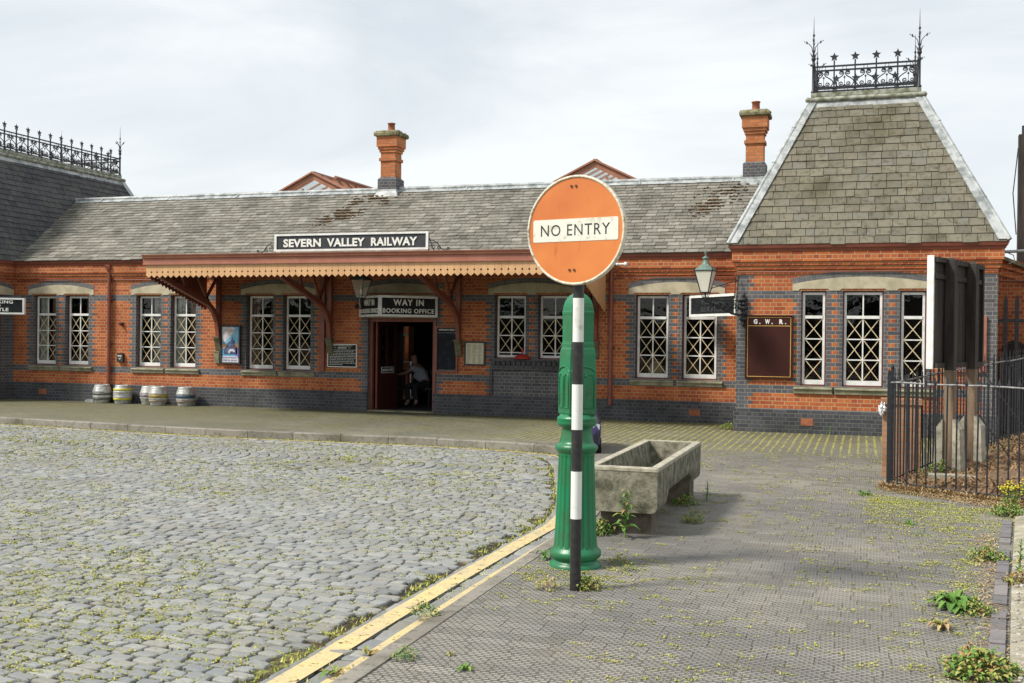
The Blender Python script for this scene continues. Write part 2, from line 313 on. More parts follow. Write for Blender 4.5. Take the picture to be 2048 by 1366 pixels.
def obj(name, mb, mats, parent=None, origin=None, **props):
    if not isinstance(mats, (list, tuple)): mats = [mats]
    if parent is None:
        if origin is None:
            xs = [v[0] for v in mb.v]; ys = [v[1] for v in mb.v]; zs = [v[2] for v in mb.v]
            origin = ((min(xs) + max(xs)) / 2, (min(ys) + max(ys)) / 2, min(zs))
        base = Vector(origin)
    else: base = WO[parent.name]
    me = bpy.data.meshes.new(name)
    me.from_pydata([(v[0] - base.x, v[1] - base.y, v[2] - base.z) for v in mb.v], [], mb.f)
    for m in mats: me.materials.append(M[m] if isinstance(m, str) else m)
    me.polygons.foreach_set('material_index', mb.m); me.polygons.foreach_set('use_smooth', mb.s); me.update()
    o = bpy.data.objects.new(name, me); C.objects.link(o); WO[o.name] = base
    if parent is None: o.location = base
    else: o.parent = parent
    for k, v in props.items(): o[k] = v
    return o
def empty(name, loc, label, category, group=None, rz=0):
    o = bpy.data.objects.new(name, None); C.objects.link(o); o.location = loc; o.rotation_euler.z = rz; o.empty_display_size = .1
    WO[o.name] = Vector(loc) if rz == 0 else Vector((0, 0, 0)); o['label'] = label; o['category'] = category
    if group: o['group'] = group
    return o
def tag(o, label, category, group=None):
    o['label'] = label; o['category'] = category
    if group: o['group'] = group
    return o
def copy_tree(o, parent=None):
    c = o.copy(); C.objects.link(c)
    if parent: c.parent = parent
    for ch in [x for x in o.children]: copy_tree(ch, c)
    return c
def text_geo(txt, bold=.0, space=1.0):
    cu = bpy.data.curves.new('t', 'FONT'); cu.body = txt; cu.size = 1; cu.offset = bold; cu.space_character = space; cu.resolution_u = 3
    o = bpy.data.objects.new('t', cu); C.objects.link(o); bpy.context.view_layer.update()
    dg = bpy.context.evaluated_depsgraph_get(); me = bpy.data.meshes.new_from_object(o.evaluated_get(dg))
    vs = [(v.co.x, v.co.y) for v in me.vertices]; fs = [tuple(p.vertices) for p in me.polygons]
    bpy.data.objects.remove(o); bpy.data.meshes.remove(me); bpy.data.curves.remove(cu)
    x0 = min(v[0] for v in vs); x1 = max(v[0] for v in vs); y0 = min(v[1] for v in vs); y1 = max(v[1] for v in vs)
    return [((a - x0) / (x1 - x0), (b - y0) / (y1 - y0)) for a, b in vs], fs
def put_text(mb, txt, o, ux, uz, wdt, h, bold=0.0, mi=0, space=1.0, thick=0.004):
    vs, fs = text_geo(txt, bold, space); o = Vector(o); ux = Vector(ux).normalized(); uz = Vector(uz).normalized(); n = ux.cross(uz)
    P = [o + ux * (a * wdt) + uz * (b * h) + n * thick for a, b in vs]
    mb.add(P, fs, mi)
    # side skirt so that the letters have thickness
    ed = {}
    for f in fs:
        for i in range(len(f)):
            e = (f[i], f[(i + 1) % len(f)]); ed[e] = 1
    sk = [e for e in ed if (e[1], e[0]) not in ed]; off = len(P)
    mb.add(P + [p - n * thick for p in P], [(a, a + off, b + off, b) for a, b in sk], mi)
X_, Y_, Z_ = Vector((1, 0, 0)), Vector((0, 1, 0)), Vector((0, 0, 1))
# ---------------------------------------------------------------- ground
YM, YT = 22.29, 20.7           # main wall plane, pavilion front plane
XL = -20.62                    # side wall of the left pavilion
def rz(y): return -.03 - min(.09, max(0, (y - 6) * .009))
g = MB(); g.add([(-600, -600, -.25), (600, -600, -.25), (600, 900, -.25), (-600, 900, -.25)], [(0, 1, 2, 3)])
obj('ground', g, M['soil'], kind='structure')
# kerb line: outer (road side) edge
KP = [(-40, 18.6), (-24, 17.75), (-16.3, 17.3), (-13.9, 17.05), (-10.6, 16.78), (-8.4, 16.84), (-6.5, 16.82), (-5.0, 16.58), (-4.4, 16.25), (-4.03, 15.55), (-3.75, 14.8), (-3.42, 13.7), (-3.06, 12.5), (-2.72, 11.2), (-2.53, 10.1), (-2.52, 9.0), (-2.52, 7.5), (-2.50, 5.6), (-2.49, 3.5), (-2.49, -12)]
def cr(P, n=6):
    out = []
    for i in range(len(P) - 1):
        p0 = Vector(P[max(i - 1, 0)]); p1 = Vector(P[i]); p2 = Vector(P[i + 1]); p3 = Vector(P[min(i + 2, len(P) - 1)])
        for k in range(n):
            t = k / n; out.append(.5 * ((2 * p1) + (p2 - p0) * t + (2 * p0 - 5 * p1 + 4 * p2 - p3) * t * t + (3 * p1 - p0 - 3 * p2 + p3) * t ** 3))
    out.append(Vector(P[-1])); return out
K = cr(KP, 6)
def offs(P, d):      # d>0 : towards the paving (left of travel direction)
    o = []
    for i, p in enumerate(P):
        t = (P[min(i + 1, len(P) - 1)] - P[max(i - 1, 0)]).normalized(); o.append(p + Vector((-t.y, t.x)) * d)
    return o
# paving sheet inside the kerb
inn = offs(K, .1)
g = MB(); poly = [(p.x, p.y, 0) for p in inn] + [(14, -12, 0), (14, 30, 0), (-40, 30, 0)]
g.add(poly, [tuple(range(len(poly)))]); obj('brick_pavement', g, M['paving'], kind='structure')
# road bed under the setts
g = MB(); a = []
for y in range(-12, 21): a.append(y)
vs = []; fs = []
for y in a: vs += [(-42, y, rz(y) - .0195), (-2.4, y, rz(y) - .0195)]
for i in range(len(a) - 1): fs.append((2 * i, 2 * i + 1, 2 * i + 3, 2 * i + 2))
g.add(vs, fs); obj('road_bed', g, M['joint'], kind='structure')
# kerb stones
def resample(P, step):
    out = [P[0]]; acc = 0
    for i in range(len(P) - 1):
        a, b = P[i], P[i + 1]; l = (b - a).length; s = step - acc
        while s <= l: out.append(a + (b - a) * (s / l)); s += step
        acc = (acc + l) % step if True else 0
    return out
g = MB(); KR = resample(K, .15); n_ = 6
for i in range(0, len(KR) - n_ - 1, n_):
    seg = KR[i:i + n_ + 1]; 
    if seg[0].x < -24: continue
    a = offs(KR, 0)[i:i + n_ + 1] if i == 0 else None
ins = offs(KR, .12)
for i in range(0, len(KR) - n_, n_):
    if KR[i].x < -26 or KR[i].y < 2: continue
    for k in range(n_ + 1): pass
    vs = []; jj = random.uniform(-.004, .004)
    for k in range(n_ + 1):
        p = KR[i + k].copy(); q = ins[i + k].copy()
        if k == 0: p = p.lerp(KR[i + 1], .035); q = q.lerp(ins[i + 1], .035)
        if k == n_: p = p.lerp(KR[i + k - 1], .035); q = q.lerp(ins[i + k - 1], .035)
        zt = .008 + jj; e = (q - p) * .12
        vs += [(p.x, p.y, rz(p.y) - .04), (p.x, p.y, zt - .015), (p.x + e.x, p.y + e.y, zt), (q.x, q.y, zt), (q.x, q.y, -.02)]
    fs = []
    for k in range(n_):
        for j in range(4): fs.append((k * 5 + j, (k + 1) * 5 + j, (k + 1) * 5 + j + 1, k * 5 + j + 1))
    fs += [(0, 1, 2, 3, 4), tuple(n_ * 5 + j for j in (4, 3, 2, 1, 0))]
    g.add(vs, [f[::-1] for f in fs])
obj('kerb', g, M['kerb'], kind='structure')
# setts
def sett(g, cx, cy, a, l, w_, z, h=.03):
    ca, sa = math.cos(a), math.sin(a); vs = []
    tx, ty = random.uniform(-.007, .007), random.uniform(-.009, .009); dz = random.uniform(-.004, .004)
    o = []
    for sx_, sy_ in ((-1, -1), (1, -1), (1, 1), (-1, 1)):
        c1_, c2_ = random.uniform(.008, .024), random.uniform(.006, .018); jx, jy = random.uniform(-.008, .008), random.uniform(-.007, .007)
        p, q = (sx_ * (l / 2 - c1_) + jx, sy_ * w_ / 2 + jy), (sx_ * l / 2 + jx, sy_ * (w_ / 2 - c2_) + jy)
        o += [p, q] if sx_ * sy_ < 0 else [q, p]
    for lev, (k_, zz) in enumerate(((1, -h), (.985, -.009), (.92, -.001), (.72, .002))):
        for x, y in o:
            x = x * (1 - (1 - k_) * .09 / l) if lev else x; x *= 1 if lev < 2 else 1 - (1 - k_) * .5; y *= k_
            vs.append((cx + x * ca - y * sa, cy + x * sa + y * ca, z + zz + dz + (tx * x / l + ty * y / w_ if lev else 0)))
    fs = [tuple(range(24, 32))]
    for lv in range(3):
        for k in range(8): fs.append((lv * 8 + k, lv * 8 + (k + 1) % 8, lv * 8 + 8 + (k + 1) % 8, lv * 8 + 8 + k))
    g.add(vs, fs, 0, False)
ch = offs(K, -.43)
def road_side(x, y):   # distance test: is (x,y) on the road, clear of the channel course
    best = 1e9; s_ = 0
    for i in range(len(ch) - 1):
        if abs(ch[i].y - y) > 4 and abs(ch[i].x - x) > 4: continue
        a, b = ch[i], ch[i + 1]; ab = b - a; t = max(0, min(1, (Vector((x, y)) - a).dot(ab) / ab.length_squared)); q = a + ab * t
        d = (Vector((x, y)) - q).length
        if d < best: best = d; s_ = ab.x * (y - a.y) - ab.y * (x - a.x)
    return s_ < 0 and best > .05
g = MB(); row = 0; b = 1.0
def inview(x, y): return -1.02 * y - 1.2 < x < -.22 * y + 1.2
ARC = (12.9, 15.0)
while b < 22:
    rh = random.uniform(.08, .104); x = -24 + random.uniform(0, .2)
    while x < -2:
        l = random.uniform(.11, .2); cx = x + l / 2
        k_ = -.10 + .05 * math.sin(cx * .35 + b * .2)
        cy = b + (cx + 2.5) * k_ + .05 * math.sin(cx * 1.3 + b)
        if cy > 3.2 and inview(cx, cy) and not (ARC[0] < cy < ARC[1] and -13.5 < cx) and road_side(cx, cy):
            hole = .010 if random.random() < .75 else .02
            sett(g, cx, cy, math.atan(k_) + random.uniform(-.04, .04), l - hole, rh - hole, rz(cy) + .006 * math.sin(cx * .9) * math.sin(cy * .8) - .002)
        x += l
    b += rh
x = -13.6
while x < -3:
    y = ARC[0] + .02; wcol = .17
    while y < ARC[1] - .1:
        l = random.uniform(.16, .26); cy = y + l / 2; t = (cy - (ARC[0] + ARC[1]) / 2) / ((ARC[1] - ARC[0]) / 2)
        cx = x - .55 * t * t; sl_ = -1.1 * t / ((ARC[1] - ARC[0]) / 2)
        if road_side(cx, cy): sett(g, cx, cy, math.atan2(1, sl_), l * 1.03 - .012, wcol / math.sqrt(1 + sl_ * sl_) - .012, rz(cy) - .004)
        y += l
    x += wcol
cc = resample(K, .21); c1 = offs(cc, -.1); c2 = offs(cc, -.3)
for i in range(len(cc) - 1):
    if cc[i].x < -20 or cc[i].y < 3: continue
    for c_ in (c1, c2):
        p, q = c_[i], c_[i + 1]; d = q - p; mm_ = (p + q) / 2
        sett(g, mm_.x, mm_.y, math.atan2(d.y, d.x), d.length - .01, .19, rz(mm_.y) - .006)
obj('cobbled_road', g, M['sett'], kind='structure')
def ribbon(P, d0, d1, dz=.008):
    a, b_ = offs(P, d0), offs(P, d1); vs = []; fs = []
    for i, (p, q) in enumerate(zip(a, b_)): vs += [(p.x, p.y, rz(p.y) + dz), (q.x, q.y, rz(q.y) + dz)]
    for i in range(len(P) - 1): fs.append((2 * i, 2 * i + 1, 2 * i + 3, 2 * i + 2))
    return vs, fs
g = MB(); KY = [p for p in resample(K, .1) if p.x > -22 and p.y > 2.5]
for d0, d1 in ((-.012, -.085), (-.20, -.34)):
    if d0 < -.1: g.add(*ribbon([p for p in KY if p.y > 15.7], -.10, -.16, .0005))
    g.add(*ribbon([p for p in KY if p.y < 10.6], d0, d1, .003))
obj('yellow_lines', g, M['yellow'], kind='structure')
# moss and grass in the joints of the road: far too much to count
def tuft(g, x, y, z, n, s, spread, mi=0):
    for _ in range(n):
        a = random.uniform(0, 6.28); px, py = x + random.gauss(0, spread), y + random.gauss(0, spread); h = s * random.uniform(.4, 1.1); lean = random.uniform(.3, 1.1) * h
        dx, dy = math.cos(a), math.sin(a); wd = s * random.uniform(.12, .3)
        g.add([(px - dy * wd, py + dx * wd, z), (px + dy * wd, py - dx * wd, z), (px + dx * lean, py + dy * lean, z + h)], [(0, 1, 2)], mi)
def nv(x, y, s=1.0, o=0.0):
    from mathutils import noise as mn
    return mn.noise(Vector((x * s + o, y * s - o, 3.3)))
g = MB()
def clump(g, x, y, z, n, sx_, sy_, s_):
    for _ in range(n):
        px, py = x + random.gauss(0, sx_), y + random.gauss(0, sy_); a = random.uniform(0, 6.28); r = s_ * random.uniform(.5, 1.2); dx, dy = math.cos(a) * r, math.sin(a) * r; h = r * random.uniform(.1, .7)
        g.add([(px - dy * .45, py + dx * .45, z), (px + dy * .45, py - dx * .45, z), (px + dx, py + dy, z + h), (px - dx * .2, py - dy * .2, z + h * .6)], [(0, 1, 2), (0, 3, 1)])
for _ in range(8000):
    y = 3.6 + 13.6 * random.random() ** 1.05; x = random.uniform(-1.0 * y - .5, -2.5)
    if nv(x, y, .55) + .6 * nv(x, y, 2.2) < -.02 + random.uniform(-.5, .35) or not road_side(x, y): continue
    clump(g, x, y, rz(y) - .007 + .0006 * y, random.randint(4, 13), .06, .012 + .001 * y, .012 + .0008 * y)
for p in KY:
    if p.y > 15.5 and random.random() < .95:
        q = p + Vector((random.uniform(-.05, .05), -.03)); clump(g, q.x, q.y, rz(q.y) - .005, 26, .06, .03, .035)
    if random.random() < .5:
        pass
cho = offs(KY, -.42)
for p in cho:
    if nv(p.x, p.y, 1.1, 5) > -.15: tuft(g, p.x, p.y, rz(p.y) - .018, 12, .03, .035)
for p in offs(KY, -.155):
    if nv(p.x, p.y, 1.3, 9) > .1: tuft(g, p.x, p.y, rz(p.y) - .01, 6, .022, .03)
obj('moss_in_joints', g, M['moss'], kind='stuff', label='yellow green moss and grass growing between the setts', category='moss')
g = MB()
for _ in range(1500):
    y = 3.8 + 13.5 * random.random(); x = random.uniform(-.26 * y, .12 * y)
    if x < -2.35 and y < 10 or (y > 10 and x < -3.3): continue
    if nv(x, y, .8, 2) + .5 * nv(x, y, 3) < .1 + random.uniform(-.5, .1) - .012 * y: continue
    clump(g, x, y, .002, random.randint(4, 14), .035, .014, .012 + .0006 * y)
for _ in range(420):
    x = .1 + abs(random.gauss(0, 1.0)) * .8; y = 12.9 - x * .55 - abs(random.gauss(0, 1.1)); clump(g, x, y, .002, 12, .06, .02, .018)
for _ in range(260):
    y = random.uniform(4.5, 12); x = .085 * y + .12 - abs(random.gauss(0, .25)); clump(g, x, y, .002, 12, .04, .02, .016)
for _ in range(150):
    x, y = -1.9 + random.gauss(0, .35), 7.4 + random.gauss(0, .35); clump(g, x, y, .002, 12, .03, .015, .016)
obj('moss_on_pavement', g, M['moss'], kind='stuff', label='scattered tufts of moss on the brick pavement', category='moss')
# ---------------------------------------------------------------- station building
B = empty('station_building', (-9, YM, 0), 'long red brick railway station with slate roofs, steep pavilions and iron cresting', 'building')
CH = .0736
def wall_x(g, y, X0, X1, ztop, openings, zone, z0=0):
    n = int(round((ztop - z0) / CH)); k0 = int(round(z0 / CH))
    for i in range(k0, k0 + n):
        za, zb = i * CH, (i + 1) * CH
        ops = [o for o in openings if o[2] < zb - .01 and o[3] > za + .01]
        br = sorted({X0, X1} | {e for o in ops for e in o[:2]} | {e for e in zone(i)[1] if X0 < e < X1})
        cls = zone(i)[0]
        for a, b_ in zip(br, br[1:]):
            m_ = (a + b_) / 2
            if b_ - a < 1e-5 or any(o[0] < m_ < o[1] for o in ops): continue
            g.add([(a, y, za), (b_, y, za), (b_, y, zb), (a, y, zb)], [(0, 1, 2, 3)], cls(m_))
def reveal(g, o, y, d, mi=1, mi_top=2):
    a, b_, z0, z1 = o
    g.add([(a, y, z0), (a, y + d, z0), (a, y + d, z1), (a, y, z1)], [(0, 1, 2, 3)], mi)
    g.add([(b_, y, z0), (b_, y + d, z0), (b_, y + d, z1), (b_, y, z1)], [(3, 2, 1, 0)], mi)
    g.add([(a, y, z1), (a, y + d, z1), (b_, y + d, z1), (b_, y, z1)], [(0, 1, 2, 3)], mi_top)
    g.add([(a, y, z0), (a, y + d, z0), (b_, y + d, z0), (b_, y, z0)], [(3, 2, 1, 0)], mi_top)
ZS, ZL = 12 * CH, 36 * CH      # sill and lintel level
PAIRS = [((-20.02, -19.31), (-19.03, -18.32)), ((-16.92, -16.21), (-15.93, -15.22)), ((-13.83, -13.11), (-12.85, -12.13)), ((-7.63, -6.92), (-6.64, -5.93)), ((-4.51, -3.81), (-3.53, -2.81))]
ops = []
for k, p in enumerate(PAIRS):
    zb = ZS if k != 3 else 17.5 * CH
    if k == 3: zb = 17 * CH
    for a, b_ in p: ops.append((a, b_, zb, ZL))
DOOR = (-10.67, -9.05, 0, 2.12); ops.append(DOOR)
def zone_main(i):
    t_ = .0 if i % 2 else .09; ed = []; blue = []
    if i >= 6:
        for k, p in enumerate(PAIRS):
            lo = 10 if k != 3 else 6
            if lo <= i < 36:
                l, r = p[0][0] - .2 + t_, p[1][1] + .2 - t_; ed += [l, r]; blue.append((l, r))
        if i < 36: ed += [DOOR[0] - .22 + t_, DOOR[1] + .22 - t_]; blue += [(ed[-2], ed[-1])]
        red = []
        if 12 <= i < 36 and i % 2 == 0:
            for p in PAIRS:
                c_ = (p[0][1] + p[1][0]) / 2
                if p is PAIRS[3] and i < 18: continue
                red.append((c_ - .058, c_ + .058)); ed += [c_ - .058, c_ + .058]
        rowblue = i in (10, 11, 34, 35)
        def cls(x):
            if any(a < x < b_ for a, b_ in red): return 0
            if rowblue or any(a < x < b_ for a, b_ in blue): return 1
            return 0
        return cls, ed
    return (lambda x: 3), ed
g = MB(); wall_x(g, YM, XL, -2.25, 46 * CH, ops, zone_main)
for o in ops: reveal(g, o, YM, .13 if o is not DOOR else .2)
g.box(XL, DOOR[0], YM - .03, YM - .001, 0, 5.75 * CH, 3); g.box(DOOR[1], -2.25, YM - .03, YM - .001, 0, 5.75 * CH, 3)
for x0, x1 in ((XL, DOOR[0]), (DOOR[1], -2.25)):
    g.add([(x0, YM - .03, 5.75 * CH), (x1, YM - .03, 5.75 * CH), (x1, YM - .001, 6.1 * CH), (x0, YM - .001, 6.1 * CH)], [(0, 1, 2, 3)], 3)
# inner face and back wall of the long range
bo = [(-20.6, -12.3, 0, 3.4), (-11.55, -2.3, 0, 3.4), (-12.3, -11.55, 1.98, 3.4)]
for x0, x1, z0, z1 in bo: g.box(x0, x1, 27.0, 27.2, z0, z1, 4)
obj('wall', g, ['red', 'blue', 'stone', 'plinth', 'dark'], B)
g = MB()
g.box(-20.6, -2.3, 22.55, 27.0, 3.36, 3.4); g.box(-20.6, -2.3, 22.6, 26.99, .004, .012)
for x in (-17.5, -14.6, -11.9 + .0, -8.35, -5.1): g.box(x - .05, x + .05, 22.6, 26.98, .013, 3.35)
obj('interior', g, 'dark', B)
# cornice and gutter profiles
CORN = [(.0, 3.05), (.03, 3.05), (.03, 3.12), (.06, 3.122), (.06, 3.19), (.09, 3.192), (.09, 3.385)]
GUT = [(.09, 3.385), (.11, 3.386), (.115, 3.41), (.14, 3.44), (.15, 3.48), (.155, 3.5), (.0, 3.52)]
def prof_x(g, y, x0, x1, prof, mi=0, back=None):
    poly = [(-o, z) for o, z in prof]
    poly += [(.02, prof[-1][1]), (.02, prof[0][1])] if back is None else []
    g.prism(poly, (x0, y, 0), Y_, Z_, (x1 - x0, 0, 0), mi)
g = MB(); prof_x(g, YM, XL - .0, -2.26, CORN); obj('cornice', g, 'red', B)
g = MB(); prof_x(g, YM, XL + .1, -2.3, GUT); obj('gutter', g, 'paint', B)
def stone_head(x0, x1, y, notch):
    # segmental stone head over a group of windows, with a blue brick arch ring
    n = 20; c_ = (x0 + x1) / 2; h = (x1 - x0) / 2
    def arc(x, base, rise): return base + rise * (1 - ((x - c_) / h) ** 2)
    lo = [(x0, ZL)]
    for a, b_ in notch: lo += [(a - .06, ZL), (a - .02, ZL + .035), (b_ + .02, ZL + .035), (b_ + .06, ZL)]
    lo += [(x1, ZL)]
    up = [(x1 - (x1 - x0) * k / n, arc(x1 - (x1 - x0) * k / n, 2.775, .13)) for k in range(n + 1)]
    g = MB(); g.prism(lo + up, (0, y - .012, 0), X_, Z_, (0, .06, 0)); s_ = obj('stone_head', g, 'stone', B)
    g = MB(); m_ = int((x1 - x0) / .085)
    for k in range(m_):
        xa = x0 + (x1 - x0) * (k + .06) / m_; xb = x0 + (x1 - x0) * (k + .94) / m_
        def pt(x, r):
            sl_ = -.27 * (x - c_) / h / h; nn = Vector((-sl_, 1)).normalized(); return (x + nn.x * r, arc(x, 2.775, .13) + nn.y * r)
        for r0, r1 in ((.004, .052), (.06, .108)):
            g.prism([pt(xa, r0), pt(xb, r0), pt(xb, r1), pt(xa, r1)], (0, y - .006, 0), X_, Z_, (0, .03, 0))
    obj('brick_arch', g, M['archbrick'], s_)
    g = MB(); g.prism([(x0, 2.775)] + [pt_ for pt_ in [(x0 + (x1 - x0) * k / n, arc(x0 + (x1 - x0) * k / n, 2.775, .13)) for k in range(n + 1)]] + [(x1 + .02, 2.885)] + [(x1 - (x1 - x0) * k / n, arc(x1 - (x1 - x0) * k / n, 2.885, .13)) for k in range(n + 1)] + [(x0 - .02, 2.885)], (0, y - .003, 0), X_, Z_, (0, .02, 0))
    obj('arch_mortar', g, 'sill', s_)
M['archbrick'] = island('arch_brick', [(.1, .102, .115), (.16, .162, .175), (.13, .13, .145)], .75, 18, .5, 60, (.05, .05, .05), .4)
for p in PAIRS: stone_head(p[0][0] - .15, p[1][1] + .15, YM, p)
stone_head(DOOR[0] - .2, DOOR[1] + .2, YM, [(DOOR[0], DOOR[1])])
g = MB(); g.box(DOOR[0] - .02, DOOR[1] + .02, YM - .006, YM + .05, 2.125, ZL - .002); obj('door_lintel', g, 'stone', B)
def sash(x0, x1, z0, z1, y, cols, rows, short=0, tape=2.13):
    # white painted sash window in a dark brown box frame; z0..z1 whole opening
    g = MB(); s = .05
    def fr(a, b_, c_, d, t=.03): g.box(a, b_, y - .005, y + .04, c_, d)
    xa, xb = x0 + .025, x1 - .025; zt = z1 - .03; za = z0 + .03
    zu0, zu1 = 2.135, 2.19
    g.box(xa, xa + .042, y, y + .04, za, zt); g.box(xb - .042, xb, y, y + .04, za, zt)
    g.box(xa + .042, xb - .042, y, y + .04, zt - .045, zt); g.box(xa + .042, xb - .042, y - .012, y + .04, zu0, zu1)
    br = .085 if not short else .05
    g.box(xa + .042, xb - .042, y, y + .04, za, za + br)
    ga, gb = xa + .042, xb - .042; zr = [za + br]; H = zu0 - za - br
    if short: zr = [za + br, za + br + .055] + [za + br + .055 + (H - .055) * k / rows for k in range(1, rows + 1)]
    else: zr += [za + br + H * k / rows for k in range(1, rows + 1)]
    for z in zr[1:-1]: g.box(ga, gb, y + .004, y + .03, z - .011, z + .011)
    if cols == 2: c_ = (ga + gb) / 2; g.box(c_ - .012, c_ + .012, y + .003, y + .032, za + br, zu0); g.box(c_ - .012, c_ + .012, y + .003, y + .032, zu1, zt - .045)
    w_ = obj('window', g, 'white', B)
    g = MB(); g.box(x0, xa, y - .02, y + .1, z0, z1); g.box(xb, x1, y - .02, y + .1, z0, z1); g.box(xa, xb, y - .02, y + .1, zt, z1); g.box(xa, xb, y - .035, y + .1, z0, za)
    obj('box_frame', g, 'paintdark', w_)
    g = MB(); g.add([(ga, y + .02, za + br), (gb, y + .02, za + br), (gb, y + .02, zt - .04), (ga, y + .02, zt - .04)], [(0, 1, 2, 3)]); obj('pane', g, 'glass', w_)
    g = MB(); xs = [ga, (ga + gb) / 2, gb] if cols == 2 else [ga, gb]
    ee = .012
    for i in range(len(xs) - 1):
        for z_a, z_b in zip(zr, zr[1:]):
            if z_b - z_a < .1: continue
            a, b_ = xs[i] + ee, xs[i + 1] - ee; c_, d = z_a + ee, z_b - ee; yy = y + .015
            for q, (p0, p1) in enumerate((((a, c_), (b_, d)), ((a, d), (b_, c_)))):
                dx, dz = p1[0] - p0[0], p1[1] - p0[1]; l = math.hypot(dx, dz); nx, nz_ = -dz / l * .0075, dx / l * .0075; y2 = yy - .0015 * q
                g.add([(p0[0] - nx, y2, p0[1] - nz_), (p1[0] - nx, y2, p1[1] - nz_), (p1[0] + nx, y2, p1[1] + nz_), (p0[0] + nx, y2, p0[1] + nz_)], [(0, 1, 2, 3)])
    obj('tape_cross', g, 'tape', w_)
    return w_
def sill_(x0, x1, y, z1, w_, h=.13):
    g = MB(); g.prism([(-.07, z1 - .045), (-.055, z1 - .03), (.1, z1), (.1, z1 - h), (-.04, z1 - h), (-.045, z1 - .06), (-.07, z1 - .06)], (x0, y, 0), Y_, Z_, (x1 - x0, 0, 0)); obj('sill', g, 'sill', w_)
for k, p in enumerate(PAIRS):
    for a, b_ in p:
        w_ = sash(a, b_, ZS if k != 3 else 17 * CH, ZL, YM + .13, 2, 3 if k != 3 else 2, k == 3)
        if k != 3: sill_(a - .1 + (.0 if k < 4 else 0), b_ + .12, YM, ZS, w_)
g = MB(); g.box(-7.72, -5.84, YM - .09, YM + .12, 17 * CH - .05, 17 * CH - .004)
for k in range(16): g.box(-7.68 + k * .115, -7.59 + k * .115, YM - .05, YM - .001, 17 * CH - .14, 17 * CH - .055)
g.box(-7.7, -5.86, YM - .055, YM - .001, 17 * CH - .24, 17 * CH - .15); g.box(-7.72, -7.66, YM - .05, YM - .001, 6.2 * CH, 17 * CH - .24)
obj('ticket_window_ledge', g, 'plinth', B)
# curtains and things behind the glass belong to their rooms
def curtain(x0, x1, z0, z1, y, mat_, name='curtain', amp=.02):
    g = MB(); n = 40; vs = []; fs = []
    for k in range(n + 1):
        x = x0 + (x1 - x0) * k / n; yy = y + amp * math.sin(k * 1.35) + random.uniform(-.003, .003); vs += [(x, yy, z0), (x + .01 * math.sin(k), yy, z1)]
    for k in range(n): fs.append((2 * k, 2 * k + 2, 2 * k + 3, 2 * k + 1))
    g.add(vs, fs, 0, True); return obj(name, g, mat_, B)
for x0, x1, m_ in ((-19.98, -19.72, 'curtain'), (-19.6, -19.3, 'patterned'), (-18.55, -18.3, 'patterned'), (-16.55, -16.25, 'curtain'), (-15.9, -15.62, 'curtain'), (-15.5, -15.22, 'patterned'), (-13.8, -13.6, 'patterned'), (-13.3, -13.12, 'patterned')):
    curtain(x0, x1, .9, 2.6, YM + .22, m_)
g = MB(); g.prism([(-4.28, .93), (-4.02, .93), (-3.99, 1.1), (-4.05, 1.24), (-4.2, 1.26), (-4.3, 1.1)], (0, YM + .35, 0), X_, Z_, (0, .1, 0)); obj('chair_back', g, 'blind', B)
# downpipes
def downpipe(x, y, z0, z1, cz):
    g = MB(); g.tube([(x, y - .1, z1 + .02), (x, y - .1, z1 - .08), (x, y - .075, z1 - .14)], .05, 10); g.tube([(x, y - .065, z1), (x, y - .065, z0)], .045, 12)
    g.rings(x - .055, x + .055, y - .13, y, [(0, z1 - .12), (.02, z1 - .02), (.02, z1)])
    for z in cz: g.tube([(x, y - .065, z - .035), (x, y - .065, z + .035)], .058, 12); g.box(x - .09, x + .09, y - .04, y - .001, z - .02, z + .02)
    obj('downpipe', g, 'paint', B)
downpipe(-17.66, YM, 0, 3.38, (2.55, 1.45, .82)); downpipe(-5.02, YM, .32, 3.38, (2.5, 1.55))
g = MB(); g.tube([(-20.5, YM - .03, 3.02), (-14.9, YM - .03, 3.02)], .012, 6); obj('conduit', g, 'paint', B)
g = MB(); g.tube([(-5.2, YM - .03, 2.94), (-5.0, YM - .03, 2.96), (-4.9, YM - .03, 3.0), (-2.3, YM - .03, 3.0)], .012, 6); obj('conduit', g, 'paint', B)
g = MB(); g.tube([(2.28, YT - .03, 3.0), (-2.25, YT - .03, 3.0), (-2.27, YT - .03, 2.98), (-2.29, YT - .03, 2.5)], .013, 6); obj('conduit', g, 'paint', B)
for x0, x1, y in ((-3.36, -3.14, YM - .031), (-19.79, -19.55, YM - .031), (-1.05, -.83, YT - .032)):
    g = MB(); g.box(x0, x1, y - .006, y, .15, .28)
    for k in range(6): g.box(x0 + .02 + k * .033, x0 + .035 + k * .033, y - .009, y - .006, .17, .26)
    obj('air_brick', g, 'terracotta', B)
# ---- pavilions
def pavilion_walls(X0, X1, Y0, Y1, name, ops=(), quoin=True, grp=None):
    def zone(i):
        if i < 6: return (lambda x: 3), []
        t_ = .0 if i % 2 else .09; ed = [X0 + .32 - t_, X1 - .32 + t_]; blue = [(X0, ed[0]), (ed[1], X1)] if i < 40 else []; red = []
        if grp and 10 <= i < 36:
            l, r = grp[0] + t_, grp[1] - t_; ed += [l, r]; blue.append((l, r))
            if i >= 12 and i % 2 == 0:
                for c_ in grp[2]: red.append((c_ - .058, c_ + .058)); ed += [c_ - .058, c_ + .058]
        rb = i in (10, 11, 34, 35)
        def cls(x):
            if any(a < x < b_ for a, b_ in red): return 0
            return 1 if rb or any(a < x < b_ for a, b_ in blue) else 0
        return cls, ed
    g = MB(); wall_x(g, Y0, X0, X1, 46 * CH, ops, zone)
    for o in ops: reveal(g, o, Y0, .06)
    return g, zone
TW = [(-1.07, -.62, ZS, ZL), (-.33, .38, ZS, ZL), (.66, 1.11, ZS, ZL)]
